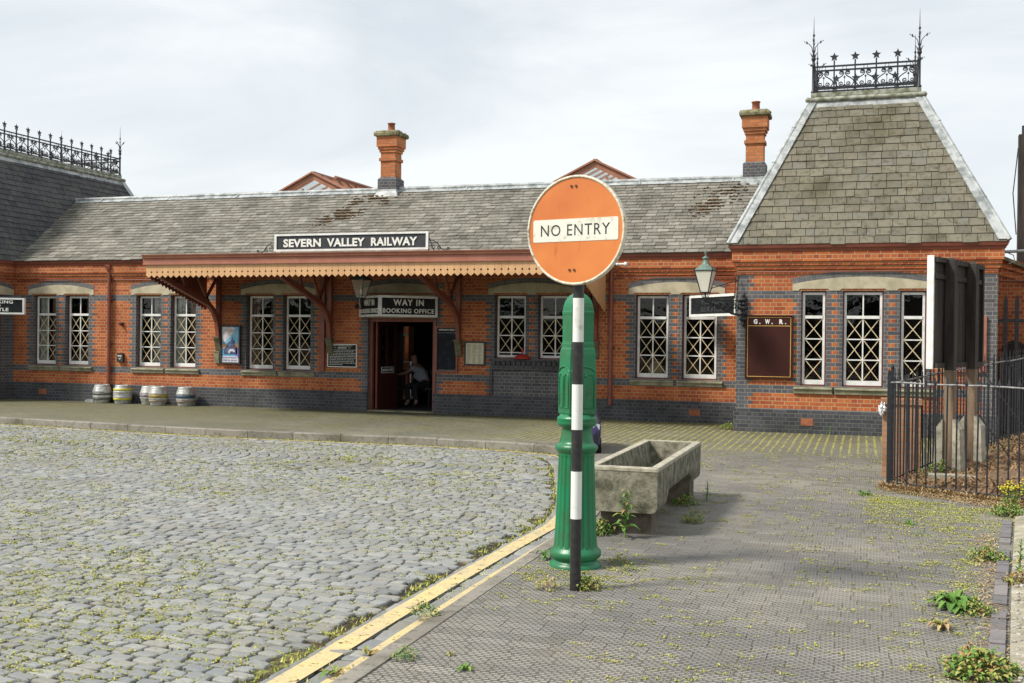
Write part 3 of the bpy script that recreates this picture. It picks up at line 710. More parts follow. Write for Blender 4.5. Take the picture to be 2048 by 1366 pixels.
g, zt_ = pavilion_walls(-2.25, 2.28, YT, 24.0, 'pavilion_wall', TW, True, (-1.22, 1.27, [-.475, .52]))
def side(g, x, y0, y1, flip, door=None):
    for i in range(46):
        if door and i < door[2]: segs = [(y0, door[0]), (door[1], y1)]
        else: segs = [(y0, y1)]
        for a, b_ in segs:
            bl = [a, a + (.33 if i % 2 else .24), b_ - (.33 if i % 2 else .24), b_] if b_ - a > .8 else [a, b_]
            for k, (c_, d) in enumerate(zip(bl, bl[1:])):
                mi = 3 if i < 6 else (1 if (k != 1 or len(bl) == 2 or i in (10, 11, 34, 35)) and i < 36 else 0)
                q = [(x, c_, i * CH), (x, d, i * CH), (x, d, (i + 1) * CH), (x, c_, (i + 1) * CH)]
                g.add(q, [(0, 1, 2, 3) if flip else (3, 2, 1, 0)], mi)
side(g, 2.28, YT, 25.2, True); side(g, -2.25, YT, YM, False)
g.rings(-2.25, 2.28, YT, 25.2, [(.03, 0), (.03, 5.75 * CH), (.001, 6.1 * CH)], 3)
g.box(-2.2, 2.2, 22.4, 22.45, .02, 3.3, 4)
obj('pavilion_wall', g, ['red', 'blue', 'stone', 'plinth', 'dark'], B)
for a, b_, z0, z1 in TW:
    w_ = sash(a, b_, z0, z1, YT + .06, 2 if b_ - a > .6 else 1, 3)
    sill_({-1.07: -1.19, -.33: -.46, .66: .54}[a], {-1.07: -.5, -.33: .5, .66: 1.24}[a], YT, ZS, w_, .14)
stone_head(-1.23, 1.28, YT, [(a, b_) for a, b_, _, _ in TW])
g = MB(); g.rings(-2.25, 2.28, YT, 25.2, CORN); obj('cornice', g, 'red', B)
g = MB(); g.rings(-2.25, 2.28, YT, 25.2, GUT); obj('gutter', g, 'paint', B)
# left pavilion
WY0 = 20.7; WX0 = -25.4
g, _ = pavilion_walls(WX0, XL, WY0, 29.0, 'pavilion_wall', ()); side(g, XL, WY0, YM, True, (20.95, 21.85, 36)); side(g, XL, YM, 29.3, True)
g.rings(WX0, XL, WY0, 29.3, [(.001, 3.0), (.001, 3.05)], 0)
g.add([(WX0, WY0, 0), (WX0, 29.3, 0), (WX0, 29.3, 3.4), (WX0, WY0, 3.4)], [(0, 1, 2, 3)], 0)
obj('pavilion_wall', g, ['red', 'blue', 'stone', 'plinth', 'dark'], B)
g = MB(); g.box(XL - .15, XL - .06, 20.95, 21.02, 0, ZL); g.box(XL - .15, XL - .06, 21.78, 21.85, 0, ZL); g.box(XL - .15, XL - .06, 21.02, 21.78, 2.1, 2.2); g.box(XL - .14, XL - .1, 21.02, 21.78, 0, 2.1)
obj('side_door', g, 'paintdark', B)
g = MB()
n = 16
def arc2(y): return 2.775 + .13 * (1 - ((y - 21.4) / .87) ** 2)
lo = [(20.53 + .2, ZL), (22.27, ZL)]; up = [(22.27 - (22.27 - 20.73) * k / n, arc2(22.27 - (22.27 - 20.73) * k / n)) for k in range(n + 1)]
g.prism(lo + up, (XL + .012, 0, 0), Y_, Z_, (-.06, 0, 0)); sh = obj('stone_head', g, 'stone', B)
g = MB()
for k in range(17):
    ya = 20.74 + k * .09; yb = ya + .08
    for r0, r1 in ((.004, .052), (.06, .108)): g.prism([(ya, arc2(ya) + r0), (yb, arc2(yb) + r0), (yb, arc2(yb) + r1), (ya, arc2(ya) + r1)], (XL + .006, 0, 0), Y_, Z_, (-.02, 0, 0))
obj('brick_arch', g, M['archbrick'], sh)
g = MB(); g.rings(WX0, XL, WY0, 29.3, CORN); obj('cornice', g, 'red', B)
g = MB(); g.rings(WX0, XL, WY0, 29.3, GUT); obj('gutter', g, 'paint', B)
# ---- roofs
def slates(g, o, ux, uv, length, height, lim, sw=.26, rh=.175, mi=0):
    o = Vector(o); ux = Vector(ux).normalized(); uv = Vector(uv).normalized(); nn = ux.cross(uv).normalized()
    rows = int(math.ceil(height / rh)); rh = height / rows
    for r in range(rows):
        v0 = r * rh; v1 = v0 + rh + .02; off = (r % 2) * sw / 2 - random.uniform(0, .02); u = -sw + off
        a0, b0 = lim(v0 + rh / 2)
        while u < length + sw:
            wv_ = sw * random.uniform(.93, 1.07) if random.random() < .9 else sw * .6; ua, ub = max(u + .003, a0), min(u + wv_ - .006, b0); u += wv_
            if ub - ua < .03: continue
            t1 = .016 + random.uniform(-.002, .006); t0 = .002; sk = random.uniform(-.002, .002); dv = random.uniform(-.003, .003) if random.random() < .9 else -.02
            P = [o + ux * ua + uv * (v0 + dv + sk) + nn * t1, o + ux * ub + uv * (v0 + dv - sk) + nn * (t1 + random.uniform(-.002, .004)), o + ux * ub + uv * v1 + nn * t0, o + ux * ua + uv * v1 + nn * t0,
                 o + ux * ua + uv * (v0 + dv + sk), o + ux * ub + uv * (v0 + dv - sk)]
            g.add(P, [(0, 1, 2, 3), (4, 5, 1, 0), (4, 0, 3), (5, 2, 1)], mi)
EY, EZ = YM - .17, 3.5; RY, RZ = 25.5, 5.46
sv = math.hypot(RY - EY, RZ - EZ); uvm = Vector((0, RY - EY, RZ - EZ)).normalized()
slp = (RZ - EZ) / (RY - EY)
TS = 2.9 / 1.38                     # slope of the pavilion roofs
def lim_main(v):
    z = EZ + v * uvm.z; y = EY + v * uvm.y
    return (XL + .15 - (z - 3.5) / TS) + 22, (-2.4 + (z - 3.5) / TS + .03) + 22
g = MB(); g.add([(-22, EY, EZ - .01), (-1.6, EY, EZ - .01), (-1.6, RY, RZ - .01), (-22, RY, RZ - .01)], [(0, 1, 2, 3)], 1); g.add([(-22, RY, RZ - .01), (-1.6, RY, RZ - .01), (-1.6, 28.6, 3.6), (-22, 28.6, 3.6)], [(0, 1, 2, 3)])
slates(g, (-22, EY, EZ), X_, uvm, 20.5, sv, lim_main)
RF = obj('roof', g, ['slate', 'underlay'], B)
g = MB(); g.tube([(-21.6, RY, RZ + .04), (-1.6, RY, RZ + .04)], .055, 8)
g.add([(-21.45, RY - .17, RZ - .17 * slp + .03), (-1.7, RY - .17, RZ - .17 * slp + .03), (-1.7, RY, RZ + .04), (-21.45, RY, RZ + .04)], [(0, 1, 2, 3)])
for k in range(9):
    x = -20.5 + k * 2.2; g.add([(x, RY - .175, RZ - .175 * slp + .035), (x + .04, RY - .175, RZ - .175 * slp + .035), (x + .04, RY - .02, RZ + .06), (x, RY - .02, RZ + .06)], [(0, 1, 2, 3)])
obj('lead_ridge', g, 'lead', RF)
g = MB()
for cx, wdt, cnt in ((-11.75, .42, 900), (-2.75, .4, 260)):
    for _ in range(cnt):
        t = random.random(); v = sv - .35 - t * 1.7 + random.gauss(0, .05); x = cx - t * .75 + random.gauss(0, wdt * (.35 + .4 * (1 - t)))
        if v < .1: continue
        v = round(v / .177) * .177 + random.uniform(-.012, .05)
        if nv(x, v, 2.6) < -.12 + .25 * random.random(): continue
        p = Vector((x, EY, EZ)) + uvm * v
        if not (lim_main(v)[0] < x + 22 < lim_main(v)[1] - .1): continue
        for _ in range(3):
            s_ = random.uniform(.015, .04); q = p + Vector((random.uniform(-.03, .03), random.uniform(-.02, .02), .015))
            g.add([q + Vector((-s_, 0, 0)), q + Vector((s_, 0, 0)), q + Vector((0, s_, s_ * .6 + .01)), q + Vector((0, -s_ * .8, .012))], [(0, 3, 1), (0, 1, 2), (0, 2, 3), (1, 3, 2)])
obj('roof_moss', g, 'roofmoss', RF, kind='stuff')
def steep_roof(X0, X1, Y0, Y1, mat_f, mat_s, back=True):
    ez, tz, ins = 3.5, 6.40, 1.38; g = MB()
    V = lambda x, y, z: Vector((x, y, z)); sh_ = math.hypot(tz - ez, ins); W = X1 - X0; Dp = Y1 - Y0; k = ins / sh_
    g.rings(X0 + .01, X1 - .01, Y0 + .01, Y1 - .01, [(0, ez), (-ins, tz)], 2)
    slates(g, (X0, Y0, ez), X_, V(0, ins, tz - ez), W, sh_ - .06, lambda v: (v * k, W - v * k), .26, .172, 0)
    slates(g, (X1, Y0, ez), Y_, V(-ins, 0, tz - ez), Dp, sh_ - .06, lambda v: (v * k, Dp - v * k), .26, .172, 1)
    slates(g, (X0, Y1, ez), -Y_, V(ins, 0, tz - ez), Dp, sh_ - .06, lambda v: (v * k, Dp - v * k), .26, .172, 1)
    rf = obj('roof', g, [mat_f, mat_s, 'underlay'], B)
    g = MB(); hw = .17
    for (cx, cy, sx_, sy_) in ((X0, Y0, 1, 1), (X1, Y0, -1, 1), (X0, Y1, 1, -1), (X1, Y1, -1, -1)):
        a = V(cx, cy, ez + .03); b_ = V(cx + sx_ * ins, cy + sy_ * ins, tz + .03); 
        for ax, nn in ((V(sx_, 0, 0), V(0, -sy_ * .95, .45)), (V(0, sy_, 0), V(-sx_ * .95, 0, .45))):
            nn = nn.normalized() * .028
            q = [a + nn, a + ax * hw + nn, b_ + ax * hw * .9 + nn, b_ + nn]
            g.add(q + [p - nn * .9 for p in q], [(0, 1, 2, 3), (4, 7, 6, 5), (1, 5, 6, 2), (0, 4, 5, 1)])
        g.tube([a + V(-sx_, -sy_, 0) * .01, a.lerp(b_, .5), b_], .04, 8)
        for t in (.27, .55, .8):
            p = a.lerp(b_, t)
            g.tube([p, p + (b_ - a).normalized() * .03], .05, 8)
    x0, x1, y0, y1 = X0 + ins, X1 - ins, Y0 + ins, Y1 - ins
    g.rings(x0, x1, y0, y1, [(.075, tz - .14), (.028, tz + .0), (.0, tz + .02)])
    obj('lead_hips', g, 'lead', rf)
    g = MB()
    c4 = [(x0 - .03, y0 - .03), (x1 + .03, y0 - .03), (x1 + .03, y1 + .03), (x0 - .03, y1 + .03)]
    for k in range(4): p, q = c4[k], c4[(k + 1) % 4]; g.tube([(*p, tz + .035), (*q, tz + .035)], .05, 10)
    for p in c4: g.lathe([(.01, -.055), (.04, -.04), (.058, 0), (.04, .04), (.01, .055)], (*p, tz + .035), 10)
    g.rings(x0 + .05, x1 - .05, y0 + .05, y1 - .05, [(0, tz), (0, tz + .1), (.03, tz + .105), (.03, tz + .18), (.0, tz + .19)])
    obj('lead_roll', g, 'leadmoss', rf)
    return rf, (x0 + .06, x1 - .06, y0 + .06, y1 - .06, tz + .19)
rf1, T1 = steep_roof(-2.4, 2.43, 20.55, 25.25, 'slate_tower', 'slate_tower')
rf2, T2 = steep_roof(WX0 - .15, XL + .15, 20.55, 29.45, 'slate_dark', 'slate_dark')
# ---- iron cresting
def spiral(c, r0, r1, a0, turns, n=14, d=1):
    return [(c[0] + (r0 + (r1 - r0) * k / n) * math.cos(a0 + d * turns * 2 * math.pi * k / n), c[1] + (r0 + (r1 - r0) * k / n) * math.sin(a0 + d * turns * 2 * math.pi * k / n)) for k in range(n + 1)]
def panel_curves(w_, h):
    cs = []
    for s in (-1, 1):
        # big lower curve: from the base, out to the post, up to the neck and into the top scroll
        a = [(s * .02 * w_, .02 * h), (s * .16 * w_, .0 * h), (s * .34 * w_, .07 * h), (s * .455 * w_, .25 * h), (s * .42 * w_, .40 * h), (s * .28 * w_, .53 * h), (s * .1 * w_, .66 * h), (s * .03 * w_, .80 * h)]
        cs.append(a)
        cs.append([(s * .03 * w_, .80 * h)] + [(x, y) for x, y in spiral((s * .16 * w_, .83 * h), .115 * w_, .03 * w_, math.pi if s > 0 else 0, 1.5, 14, -s)])
        cs.append([(s * .01 * w_, .0)] + spiral((s * .17 * w_, .2 * h), .13 * w_, .03 * w_, math.pi * 1.15 if s > 0 else -math.pi * .15, 1.5, 14, s))
    return cs
def cresting(T, nx, ny, rf, zrail=.42):
    x0, x1, y0, y1, zb = T
    rl = MB(); st = []
    def side_(p, q, n):
        p = Vector(p); q = Vector(q); d = (q - p) / n; ul = d.normalized(); wd = d.length
        for z, r in ((.07, .015), (.425, .016), (.505, .016)): rl.bar(p + Z_ * z, q + Z_ * z, .026, r * 2)
        for k in range(n):
            c_ = p + d * (k + .5)
            for cv in panel_curves(wd, .34): rl.tube([c_ + ul * a + Z_ * (.085 + b_) for a, b_ in cv], .0115, 5, 0, False)
            rl.tube([c_ + ul * (.036 * math.cos(t * .524)) + Z_ * (.465 + .036 * math.sin(t * .524)) for t in range(13)], .005, 5, 0, False)
            m_ = c_ + Z_ * .28; nn = Vector((ul.y, -ul.x, 0)) * .006
            dm = [(0, -.03), (.022, 0), (0, .03), (-.022, 0)]; rl.prism(dm, m_ - nn, ul, Z_, nn * 2)
            rl.tube([c_ + Z_ * .07, c_ + Z_ * .25], .006, 5); rl.lathe([(.004, -.02), (.018, 0), (.004, .02)], c_ + Z_ * .13, 8)
            if k:
                b_ = p + d * k; rl.bar(b_ + Z_ * 0, b_ + Z_ * .62, .028, .028); rl.rings(b_.x - .012, b_.x + .012, b_.y - .012, b_.y + .012, [(.03, zb), (.028, zb + .02), (.01, zb + .05), (.018, zb + .07), (.018, zb + .09), (0, zb + .1)])
                sg = MB(); pts = []
                for t in range(10):
                    rr = .09 if t % 2 == 0 else .042; an = math.pi / 2 + t * math.pi / 5; pts.append((rr * math.cos(an), rr * math.sin(an)))
                sg.prism(pts, b_ + Z_ * .68 - nn, ul, Z_, nn * 2); st.append(sg)
    side_((x0, y0, zb), (x1, y0, zb), nx); side_((x1, y0, zb), (x1, y1, zb), ny); side_((x1, y1, zb), (x0, y1, zb), nx); side_((x0, y1, zb), (x0, y0, zb), ny)
    o = obj('cresting', rl, 'iron', B)
    for s in st: obj('star', s, 'iron', o)
    for x, y in ((x0, y0), (x1, y0), (x1, y1), (x0, y1)):
        g = MB(); c_ = (x, y, zb)
        g.lathe([(.045, 0), (.045, .03), (.028, .05), (.026, .5), (.034, .52), (.034, .56), (.024, .58), (.024, .62), (.042, .65), (.045, .68), (.024, .72), (.02, .78), (.013, .84), (.012, 1.0), (.02, 1.02), (.012, 1.05), (.01, 1.1), (.026, 1.13), (.01, 1.16), (.008, 1.2), (.002, 1.5)], c_, 8)
        for k in range(4):
            a = k * math.pi / 2 + .0; dx, dy = math.cos(a), math.sin(a)
            P = [(.02, .8), (.035, .9), (.09, .97), (.16, 1.01)]
            g.tube([(x + dx * r, y + dy * r, zb + z) for r, z in P], [.009, .008, .007, .006], 5)
            e = Vector((x + dx * .13, y + dy * .13, zb + .995)); g.lathe([(.004, -.03), (.016, -.005), (.012, .012), (.003, .03)], e, 6); g.lathe([(.002, -.012), (.012, 0), (.002, .012)], e + Vector((dx * .045, dy * .045, .025)), 6)
            for sg_ in (-1, 1): g.tube([e, e + Vector((dx * .01 - dy * .03 * sg_, dy * .01 + dx * .03 * sg_, .03))], [.006, .002], 4)
            g.tube([(x + dx * .02, y + dy * .02, zb + .7), (x + dx * .045, y + dy * .045, zb + .76), (x + dx * .075, y + dy * .075, zb + .8)], [.014, .01, .003], 5)
        obj('finial', g, 'iron', o)
cresting(T1, 5, 5, rf1); cresting(T2, 5, 14, rf2)
# ---- chimneys
def chimney(cx, cy, dz):
    g = MB(); h = .2; hy = .2
    x0, x1, y0, y1 = cx - h, cx + h, cy - hy, cy + hy
    g.rings(x0, x1, y0, y1, [(.055, 4.9), (.055, 5.74 + dz), (.0, 5.79 + dz)], 1)
    g.rings(x0, x1, y0, y1, [(0, 5.77 + dz), (0, 6.2 + dz), (.035, 6.205 + dz), (.035, 6.28 + dz), (0, 6.285 + dz), (0, 6.42 + dz), (.028, 6.425 + dz), (.028, 6.49 + dz), (.055, 6.495 + dz), (.055, 6.56 + dz), (.085, 6.565 + dz), (.085, 6.82 + dz)], 0)
    o = obj('chimney', g, ['orange', 'blue'], RF)
    g = MB(); g.rings(x0, x1, y0, y1, [(.1, 6.82 + dz), (.14, 6.84 + dz), (.145, 6.9 + dz), (.13, 6.94 + dz), (.0, 6.99 + dz)])
    for _ in range(160):
        a = random.uniform(x0 - .13, x1 + .13); b_ = random.uniform(y0 - .13, y1 + .13); s_ = random.uniform(.012, .03); z = 6.94 + dz; g.lathe([(s_, -.01), (s_ * .8, .012), (.002, .03)], (a, b_, z), 5)
    obj('mossy_cap', g, 'capmoss', B)
    g = MB(); g.lathe([(.105, 0), (.095, .02), (.085, .2), (.1, .205), (.105, .23), (.07, .24)], (cx, cy, 6.97 + dz), 18); obj('chimney_pot', g, 'terracotta', B)
    g = MB(); g.rings(x0, x1, y0, y1, [(.13, 5.28), (.062, 5.42), (.058, 5.47)]); obj('lead_flashing', g, 'lead', B)
M['capmoss'] = plain('mossy_cap', (.26, .24, .14), .95, (.09, .085, .035), 9, .4, .6, .9, 40)
chimney(-11.6, 25.5, -.0); chimney(-2.39, 25.5, .04)
# ---- canopy
CX0, CX1, CY = -14.83, -5.12, 19.85
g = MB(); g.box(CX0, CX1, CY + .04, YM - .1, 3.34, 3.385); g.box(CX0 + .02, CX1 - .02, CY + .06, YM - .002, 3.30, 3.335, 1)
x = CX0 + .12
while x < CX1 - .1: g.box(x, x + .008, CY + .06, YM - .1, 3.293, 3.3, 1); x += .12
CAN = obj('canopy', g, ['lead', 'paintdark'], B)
g = MB(); FP = [(.0, 3.2), (.03, 3.2), (.03, 3.23), (.015, 3.235), (.015, 3.33), (.05, 3.35), (.055, 3.385), (.075, 3.4), (.08, 3.42), (-.05, 3.42)]
g.prism([(-o, z) for o, z in FP], (CX0 - .06, CY, 0), Y_, Z_, (CX1 - CX0 + .12, 0, 0))
for xx, s in ((CX0, -1), (CX1, 1)): g.prism([(s * o, z) for o, z in FP], (xx, CY - .0, 0), X_, Z_, (0, YM - .2 - CY, 0))
obj('fascia', g, 'fascia', CAN)
def valance(p0, p1, zt_fn, zb_fn, nrm, n):
    g = MB(); p0 = Vector(p0); p1 = Vector(p1); d = (p1 - p0) / n; ul = d.normalized(); wd = d.length
    for k in range(n):
        o = p0 + d * k; zt0 = zt_fn(k / n); zt1 = zt_fn((k + 1) / n); b0 = zb_fn(k / n); b1 = zb_fn((k + 1) / n); e = .0018; hz = .118; r = .019
        pl = [(e, zt0), (e, b0 + hz + r)] + [(e + r * math.sin(a), b0 + hz + r * math.cos(a)) for a in (.6, 1.2, 1.57, 2.0, 2.6)] + [(e, b0 + hz - r), (e, b0 + .05), (wd / 2, (b0 + b1) / 2 - .005), (wd - e, b1 + .05), (wd - e, b1 + hz - r)] + \
             [(wd - e - r * math.sin(a), b1 + hz + r * math.cos(a)) for a in (2.6, 2.0, 1.57, 1.2, .6)] + [(wd - e, b1 + hz + r), (wd - e, zt1)]
        g.prism(pl, o, ul, Z_, Vector(nrm) * .018)
    return g
g = valance((CX0, CY + .01, 0), (CX1, CY + .01, 0), lambda t: 3.2, lambda t: 2.925, (0, 1, 0), 69); obj('valance', g, 'tan', CAN)
def rake(t):     # t along the end from front to wall
    return 2.93 - .66 * t
for xx, s in ((CX0, 1), (CX1, -1)):
    g = valance((xx, CY + .02, 0), (xx, YM - .15, 0), lambda t: 3.2, rake, (.0, 0, 0) if False else (s, 0, 0), 18); obj('end_boards', g, 'tan' if s < 0 else 'paint', CAN)
BR = [(22.24, 1.62), (22.22, 1.8), (22.17, 2.02), (22.03, 2.25), (21.78, 2.43), (21.4, 2.54), (21.0, 2.66), (20.5, 2.81), (19.97, 2.97)]
def bracket(x):
    g = MB()
    for i in range(len(BR) - 1):
        a, b_ = BR[i], BR[i + 1]; g.bar((x, a[0], a[1]), (x, b_[0], b_[1]), .09, .1, 0, (1, 0, 0)) if False else None
    # swept rectangular section
    vs = []; fs = []
    for i, (y, z) in enumerate(BR):
        y0, z0 = BR[max(i - 1, 0)]; y1, z1 = BR[min(i + 1, len(BR) - 1)]; d = Vector((y1 - y0, z1 - z0)).normalized(); n_2 = Vector((d.y, -d.x)) * .055
        for a in (-.045, .045):
            vs += [(x + a, y + n_2.x, z + n_2.y), (x + a, y - n_2.x, z - n_2.y)]
    for i in range(len(BR) - 1):
        o = i * 4; q = o + 4
        fs += [(o, o + 1, q + 1, q), (o + 2, q + 2, q + 3, o + 3), (o, q, q + 2, o + 2), (o + 1, o + 3, q + 3, q + 1)]
    g.add(vs, fs + [(0, 2, 3, 1), tuple(len(vs) - 4 + k for k in (0, 1, 3, 2))])
    g.box(x - .05, x + .05, YM - .1, YM - .001, 1.85, 3.2); g.box(x - .045, x + .045, CY + .1, YM - .1, 3.12, 3.285)
    for (ya, za), (yb, zb) in (((22.1, 2.1), (21.3, 3.12)), ((21.6, 2.42), (22.15, 3.05)), ((21.0, 2.66), (20.7, 3.13))): g.bar((x, ya, za), (x, yb, zb), .05, .06)
    b_ = obj('bracket', g, 'paint', CAN)
    g = MB(); g.prism([(0, 1.62), (-.15, 1.62), (-.15, 1.57), (-.12, 1.55), (-.11, 1.5), (-.05, 1.32), (0, 1.27)], (x - .07, YM, 0), Y_, Z_, (.14, 0, 0)); g.box(x - .085, x + .085, YM - .18, YM - .001, 1.62, 1.65); obj('stone_corbel', g, 'corbel', b_)
for x in (-14.55, -11.6, -8.45, -5.35): bracket(x)
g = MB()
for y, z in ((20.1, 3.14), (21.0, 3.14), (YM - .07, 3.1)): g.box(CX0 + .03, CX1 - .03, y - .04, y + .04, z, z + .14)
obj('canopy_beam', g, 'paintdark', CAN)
g = MB(); g.box(-11.86, -11.74, YM - .07, YM - .001, .9, 3.2); obj('wall_post', g, 'paint', CAN)
# ---- entrance door
g = MB(); g.box(DOOR[0], DOOR[0] + .07, YM + .1, YM + .2, 0, 2.12); g.box(DOOR[1] - .07, DOOR[1], YM + .1, YM + .2, 0, 2.12); g.box(DOOR[0] + .07, DOOR[1] - .07, YM + .1, YM + .2, 2.04, 2.12)
g.box(DOOR[0] + .1, DOOR[0] + .14, YM + .21, YM + .25, .05, 2.04)
g.box(DOOR[1] + .01, DOOR[1] + .05, YM - .03, YM - .001, .45, 2.1, 1)
fr_ = obj('door_frame', g, ['paint', 'paint'], B)
def leaf(hx, hy, ang, s):
    g = MB(); ca, sa = math.cos(ang), math.sin(ang); ux = Vector((ca, sa, 0)); n = Vector((-sa, ca, 0)) * .04; W_ = .72; o = Vector((hx, hy, 0))
    def p(a0, a1, z0, z1, mi=0, t=1): g.prism([(a0, z0), (a1, z0), (a1, z1), (a0, z1)], o, ux, Z_, n * t, mi)
    p(0, .1, .02, 2.03); p(W_ - .1, W_, .02, 2.03); p(.1, W_ - .1, .02, .2); p(.1, W_ - .1, .82, .96); p(.1, W_ - .1, 1.94, 2.03); p(W_ / 2 - .025, W_ / 2 + .025, .96, 1.94); p(.1, W_ - .1, .2, .82, 0, .5)
    for a0, a1 in ((.1, W_ / 2 - .025), (W_ / 2 + .025, W_ - .1)):
        for z0, z1 in ((.96, 1.3), (1.3, 1.62), (1.62, 1.94)):
            for q in ((a0, z0, a1, z1), (a0, z1, a1, z0)): g.bar(o + ux * q[0] + Z_ * q[1] + n * .5, o + ux * q[2] + Z_ * q[3] + n * .5, .012, .012)
    d_ = obj('door', g, 'maroon', B)
    g = MB(); g.prism([(.14, 1.0), (W_ - .14, 1.0), (W_ - .14, .86), (.14, .86)], o - n * .3, ux, Z_, n * .25, 0)
    pl = obj('name_plate', g, 'letter', d_)
    g = MB(); g.prism([(.15, .99), (W_ - .15, .99), (W_ - .15, .87), (.15, .87)], o - n * .34, ux, Z_, n * .03, 0); put_text(g, 'BOOKING OFFICE', o + ux * .17 + Z_ * .9 - n * .36, ux, Z_, W_ - .34, .06, .01, 1, 1, .002); obj('plate_lettering', g, ['board', 'letter'], d_)
    return d_
leaf(DOOR[0] + .12, YM + .26, R(74), 1)
g = MB(); g.box(DOOR[0], DOOR[1], YM - .02, YM + .3, .003, .03); obj('door_step', g, 'sill', B)
# ================================================================= things
def rotmesh(mb, c, az):
    ca, sa = math.cos(az), math.sin(az); mb.v = [(c[0] + (x - c[0]) * ca - (y - c[1]) * sa, c[1] + (x - c[0]) * sa + (y - c[1]) * ca, z) for x, y, z in mb.v]
# ---- long name sign on the canopy
t = empty('name_sign', (-9.94, 19.87, 3.42), 'long dark sign reading SEVERN VALLEY RAILWAY standing on the canopy edge', 'sign')
g = MB(); g.box(-11.62, -8.26, 19.87, 19.9, 3.49, 3.77); obj('sign_board', g, 'boardgrey', t)
g = MB()
for a in ((-11.67, -8.21, 3.77, 3.81), (-11.67, -8.21, 3.45, 3.49), (-11.67, -11.62, 3.49, 3.77), (-8.26, -8.21, 3.49, 3.77)): g.box(a[0], a[1], 19.85, 19.91, a[2], a[3])
obj('sign_frame', g, 'white', t)
g = MB()
for wd, x0, x1 in (('SEVERN', -11.46, -10.59), ('VALLEY', -10.45, -9.60), ('RAILWAY', -9.46, -8.45)): put_text(g, wd, (x0, 19.868, 3.535), X_, Z_, x1 - x0, .17, .035, 0, 1.05, .012)
obj('lettering', g, 'letter', t)
for s, x in ((-1, -11.67), (1, -8.21)):
    g = MB(); g.tube([(x, 19.89, 3.42), (x, 19.89, 3.78)], .012, 6)
    g.tube([(x + s * a, 19.89, 3.44 + b) for a, b in ((0, .2), (.1, .19), (.2, .12), (.26, .03), (.33, -.01), (.42, .01))], .011, 6)
    for c_, r in (((.1, .07), .06), ((.22, .04), .04), ((.42, .03), .025)):
        g.tube([(x + s * a, 19.89, 3.44 + b) for a, b in spiral(c_, r, r * .2, 1.6, 1.3, 14)], .009, 6)
    g.tube([(x, 19.89, 3.7), (x, 20.2, 3.42)], .01, 6)
    obj('scroll_bracket', g, 'iron', t)
# ---- V shaped sign over the door
t = empty('entrance_sign', (-9.92, 21.8, 2.14), 'white framed V shaped sign reading WAY IN BOOKING OFFICE over the station door', 'sign')
A = Vector((-9.92, 21.27, 0))
for end in (Vector((-10.84, 22.2, 0)), Vector((-8.94, 22.2, 0))):
    l = (end - A).length; left = end.x < A.x
    o, ux = (end, (A - end) / l) if left else (A, (end - A) / l)
    n = ux.cross(Z_)          # outward
    g = MB(); g.prism([(.0, 2.14), (l, 2.14), (l, 2.6), (0, 2.6)], o - n * .012, ux, Z_, -n * .04); pn = obj('sign_panel', g, 'board', t)
    g = MB()
    for a in (((0, 2.55), (l, 2.6)), ((0, 2.14), (l, 2.19)), ((0, 2.19), (.05, 2.55)), ((l - .05, 2.19), (l, 2.55))):
        (a0, z0), (a1, z1) = a; g.prism([(a0, z0), (a1, z0), (a1, z1), (a0, z1)], o + n * .012, ux, Z_, -n * .075)
    obj('panel_frame', g, 'white', pn)
    g = MB(); put_text(g, 'WAY IN', o + ux * (l * .24) + Z_ * 2.385 - n * .004, ux, Z_, l * .52, .135, .03, 0, 1.2, .012)
    put_text(g, 'BOOKING OFFICE', o + ux * .08 + Z_ * 2.22 - n * .004, ux, Z_, l - .16, .1, .02, 0, 1.15, .012); obj('lettering', g, 'letter', pn)
# ---- boards and notices on the wall
def framed(name, label, cat, x0, x1, z0, z1, y, face, frame, fw=.03, th=.035, group=None):
    t = empty(name, ((x0 + x1) / 2, y, z0), label, cat, group)
    g = MB(); g.box(x0 + fw, x1 - fw, y - th * .6, y - .001, z0 + fw, z1 - fw); f = obj('panel', g, face, t)
    g = MB()
    for a in ((x0, x1, z1 - fw, z1), (x0, x1, z0, z0 + fw), (x0, x0 + fw, z0 + fw, z1 - fw), (x1 - fw, x1, z0 + fw, z1 - fw)): g.box(a[0], a[1], y - th, y - .001, a[2], a[3])
    obj('frame', g, frame, t); return t
t = framed('notice_sign', 'black cast notice with white border and rows of small white lettering beside the station door', 'notice', -11.67, -10.93, .99, 1.52, YM, 'board', 'letter', .018)
g = MB(); y = YM - .024
put_text(g, 'GREAT WESTERN RAILWAY', (-11.56, y, 1.468), X_, Z_, .52, .022, .01, 0, 1, .003); put_text(g, 'NOTICE', (-11.41, y, 1.415), X_, Z_, .22, .035, .03, 0, 1.1, .003)
g.box(-11.52, -11.45, y - .003, y, 1.43, 1.436); g.box(-11.15, -11.08, y - .003, y, 1.43, 1.436)
for k in range(10):
    x = -11.62 + (.03 if k == 0 else 0); z = 1.385 - k * .037
    while x < (-11.0 if k < 9 else -11.35):
        wd = random.uniform(.02, .07)
        xx = x
        while xx < min(x + wd, -10.97): g.box(xx, xx + .006, y - .003, y, z - .011, z + random.uniform(.002, .009)); g.box(xx, xx + .009, y - .003, y, z - .002, z + .001); xx += .0105
        x += wd + .016
obj('lettering', g, 'letter', t)
M['chalk'] = plain('chalk_board', (.01, .012, .018), .6, (.035, .04, .055), 9, .5, .75, .1, spec=.15)
t = framed('departures_board', 'tall narrow blackboard headed DEPARTURES in a brown frame right of the door', 'board', -9.0, -8.47, .92, 1.95, YM, 'chalk', 'paint', .04, .05)
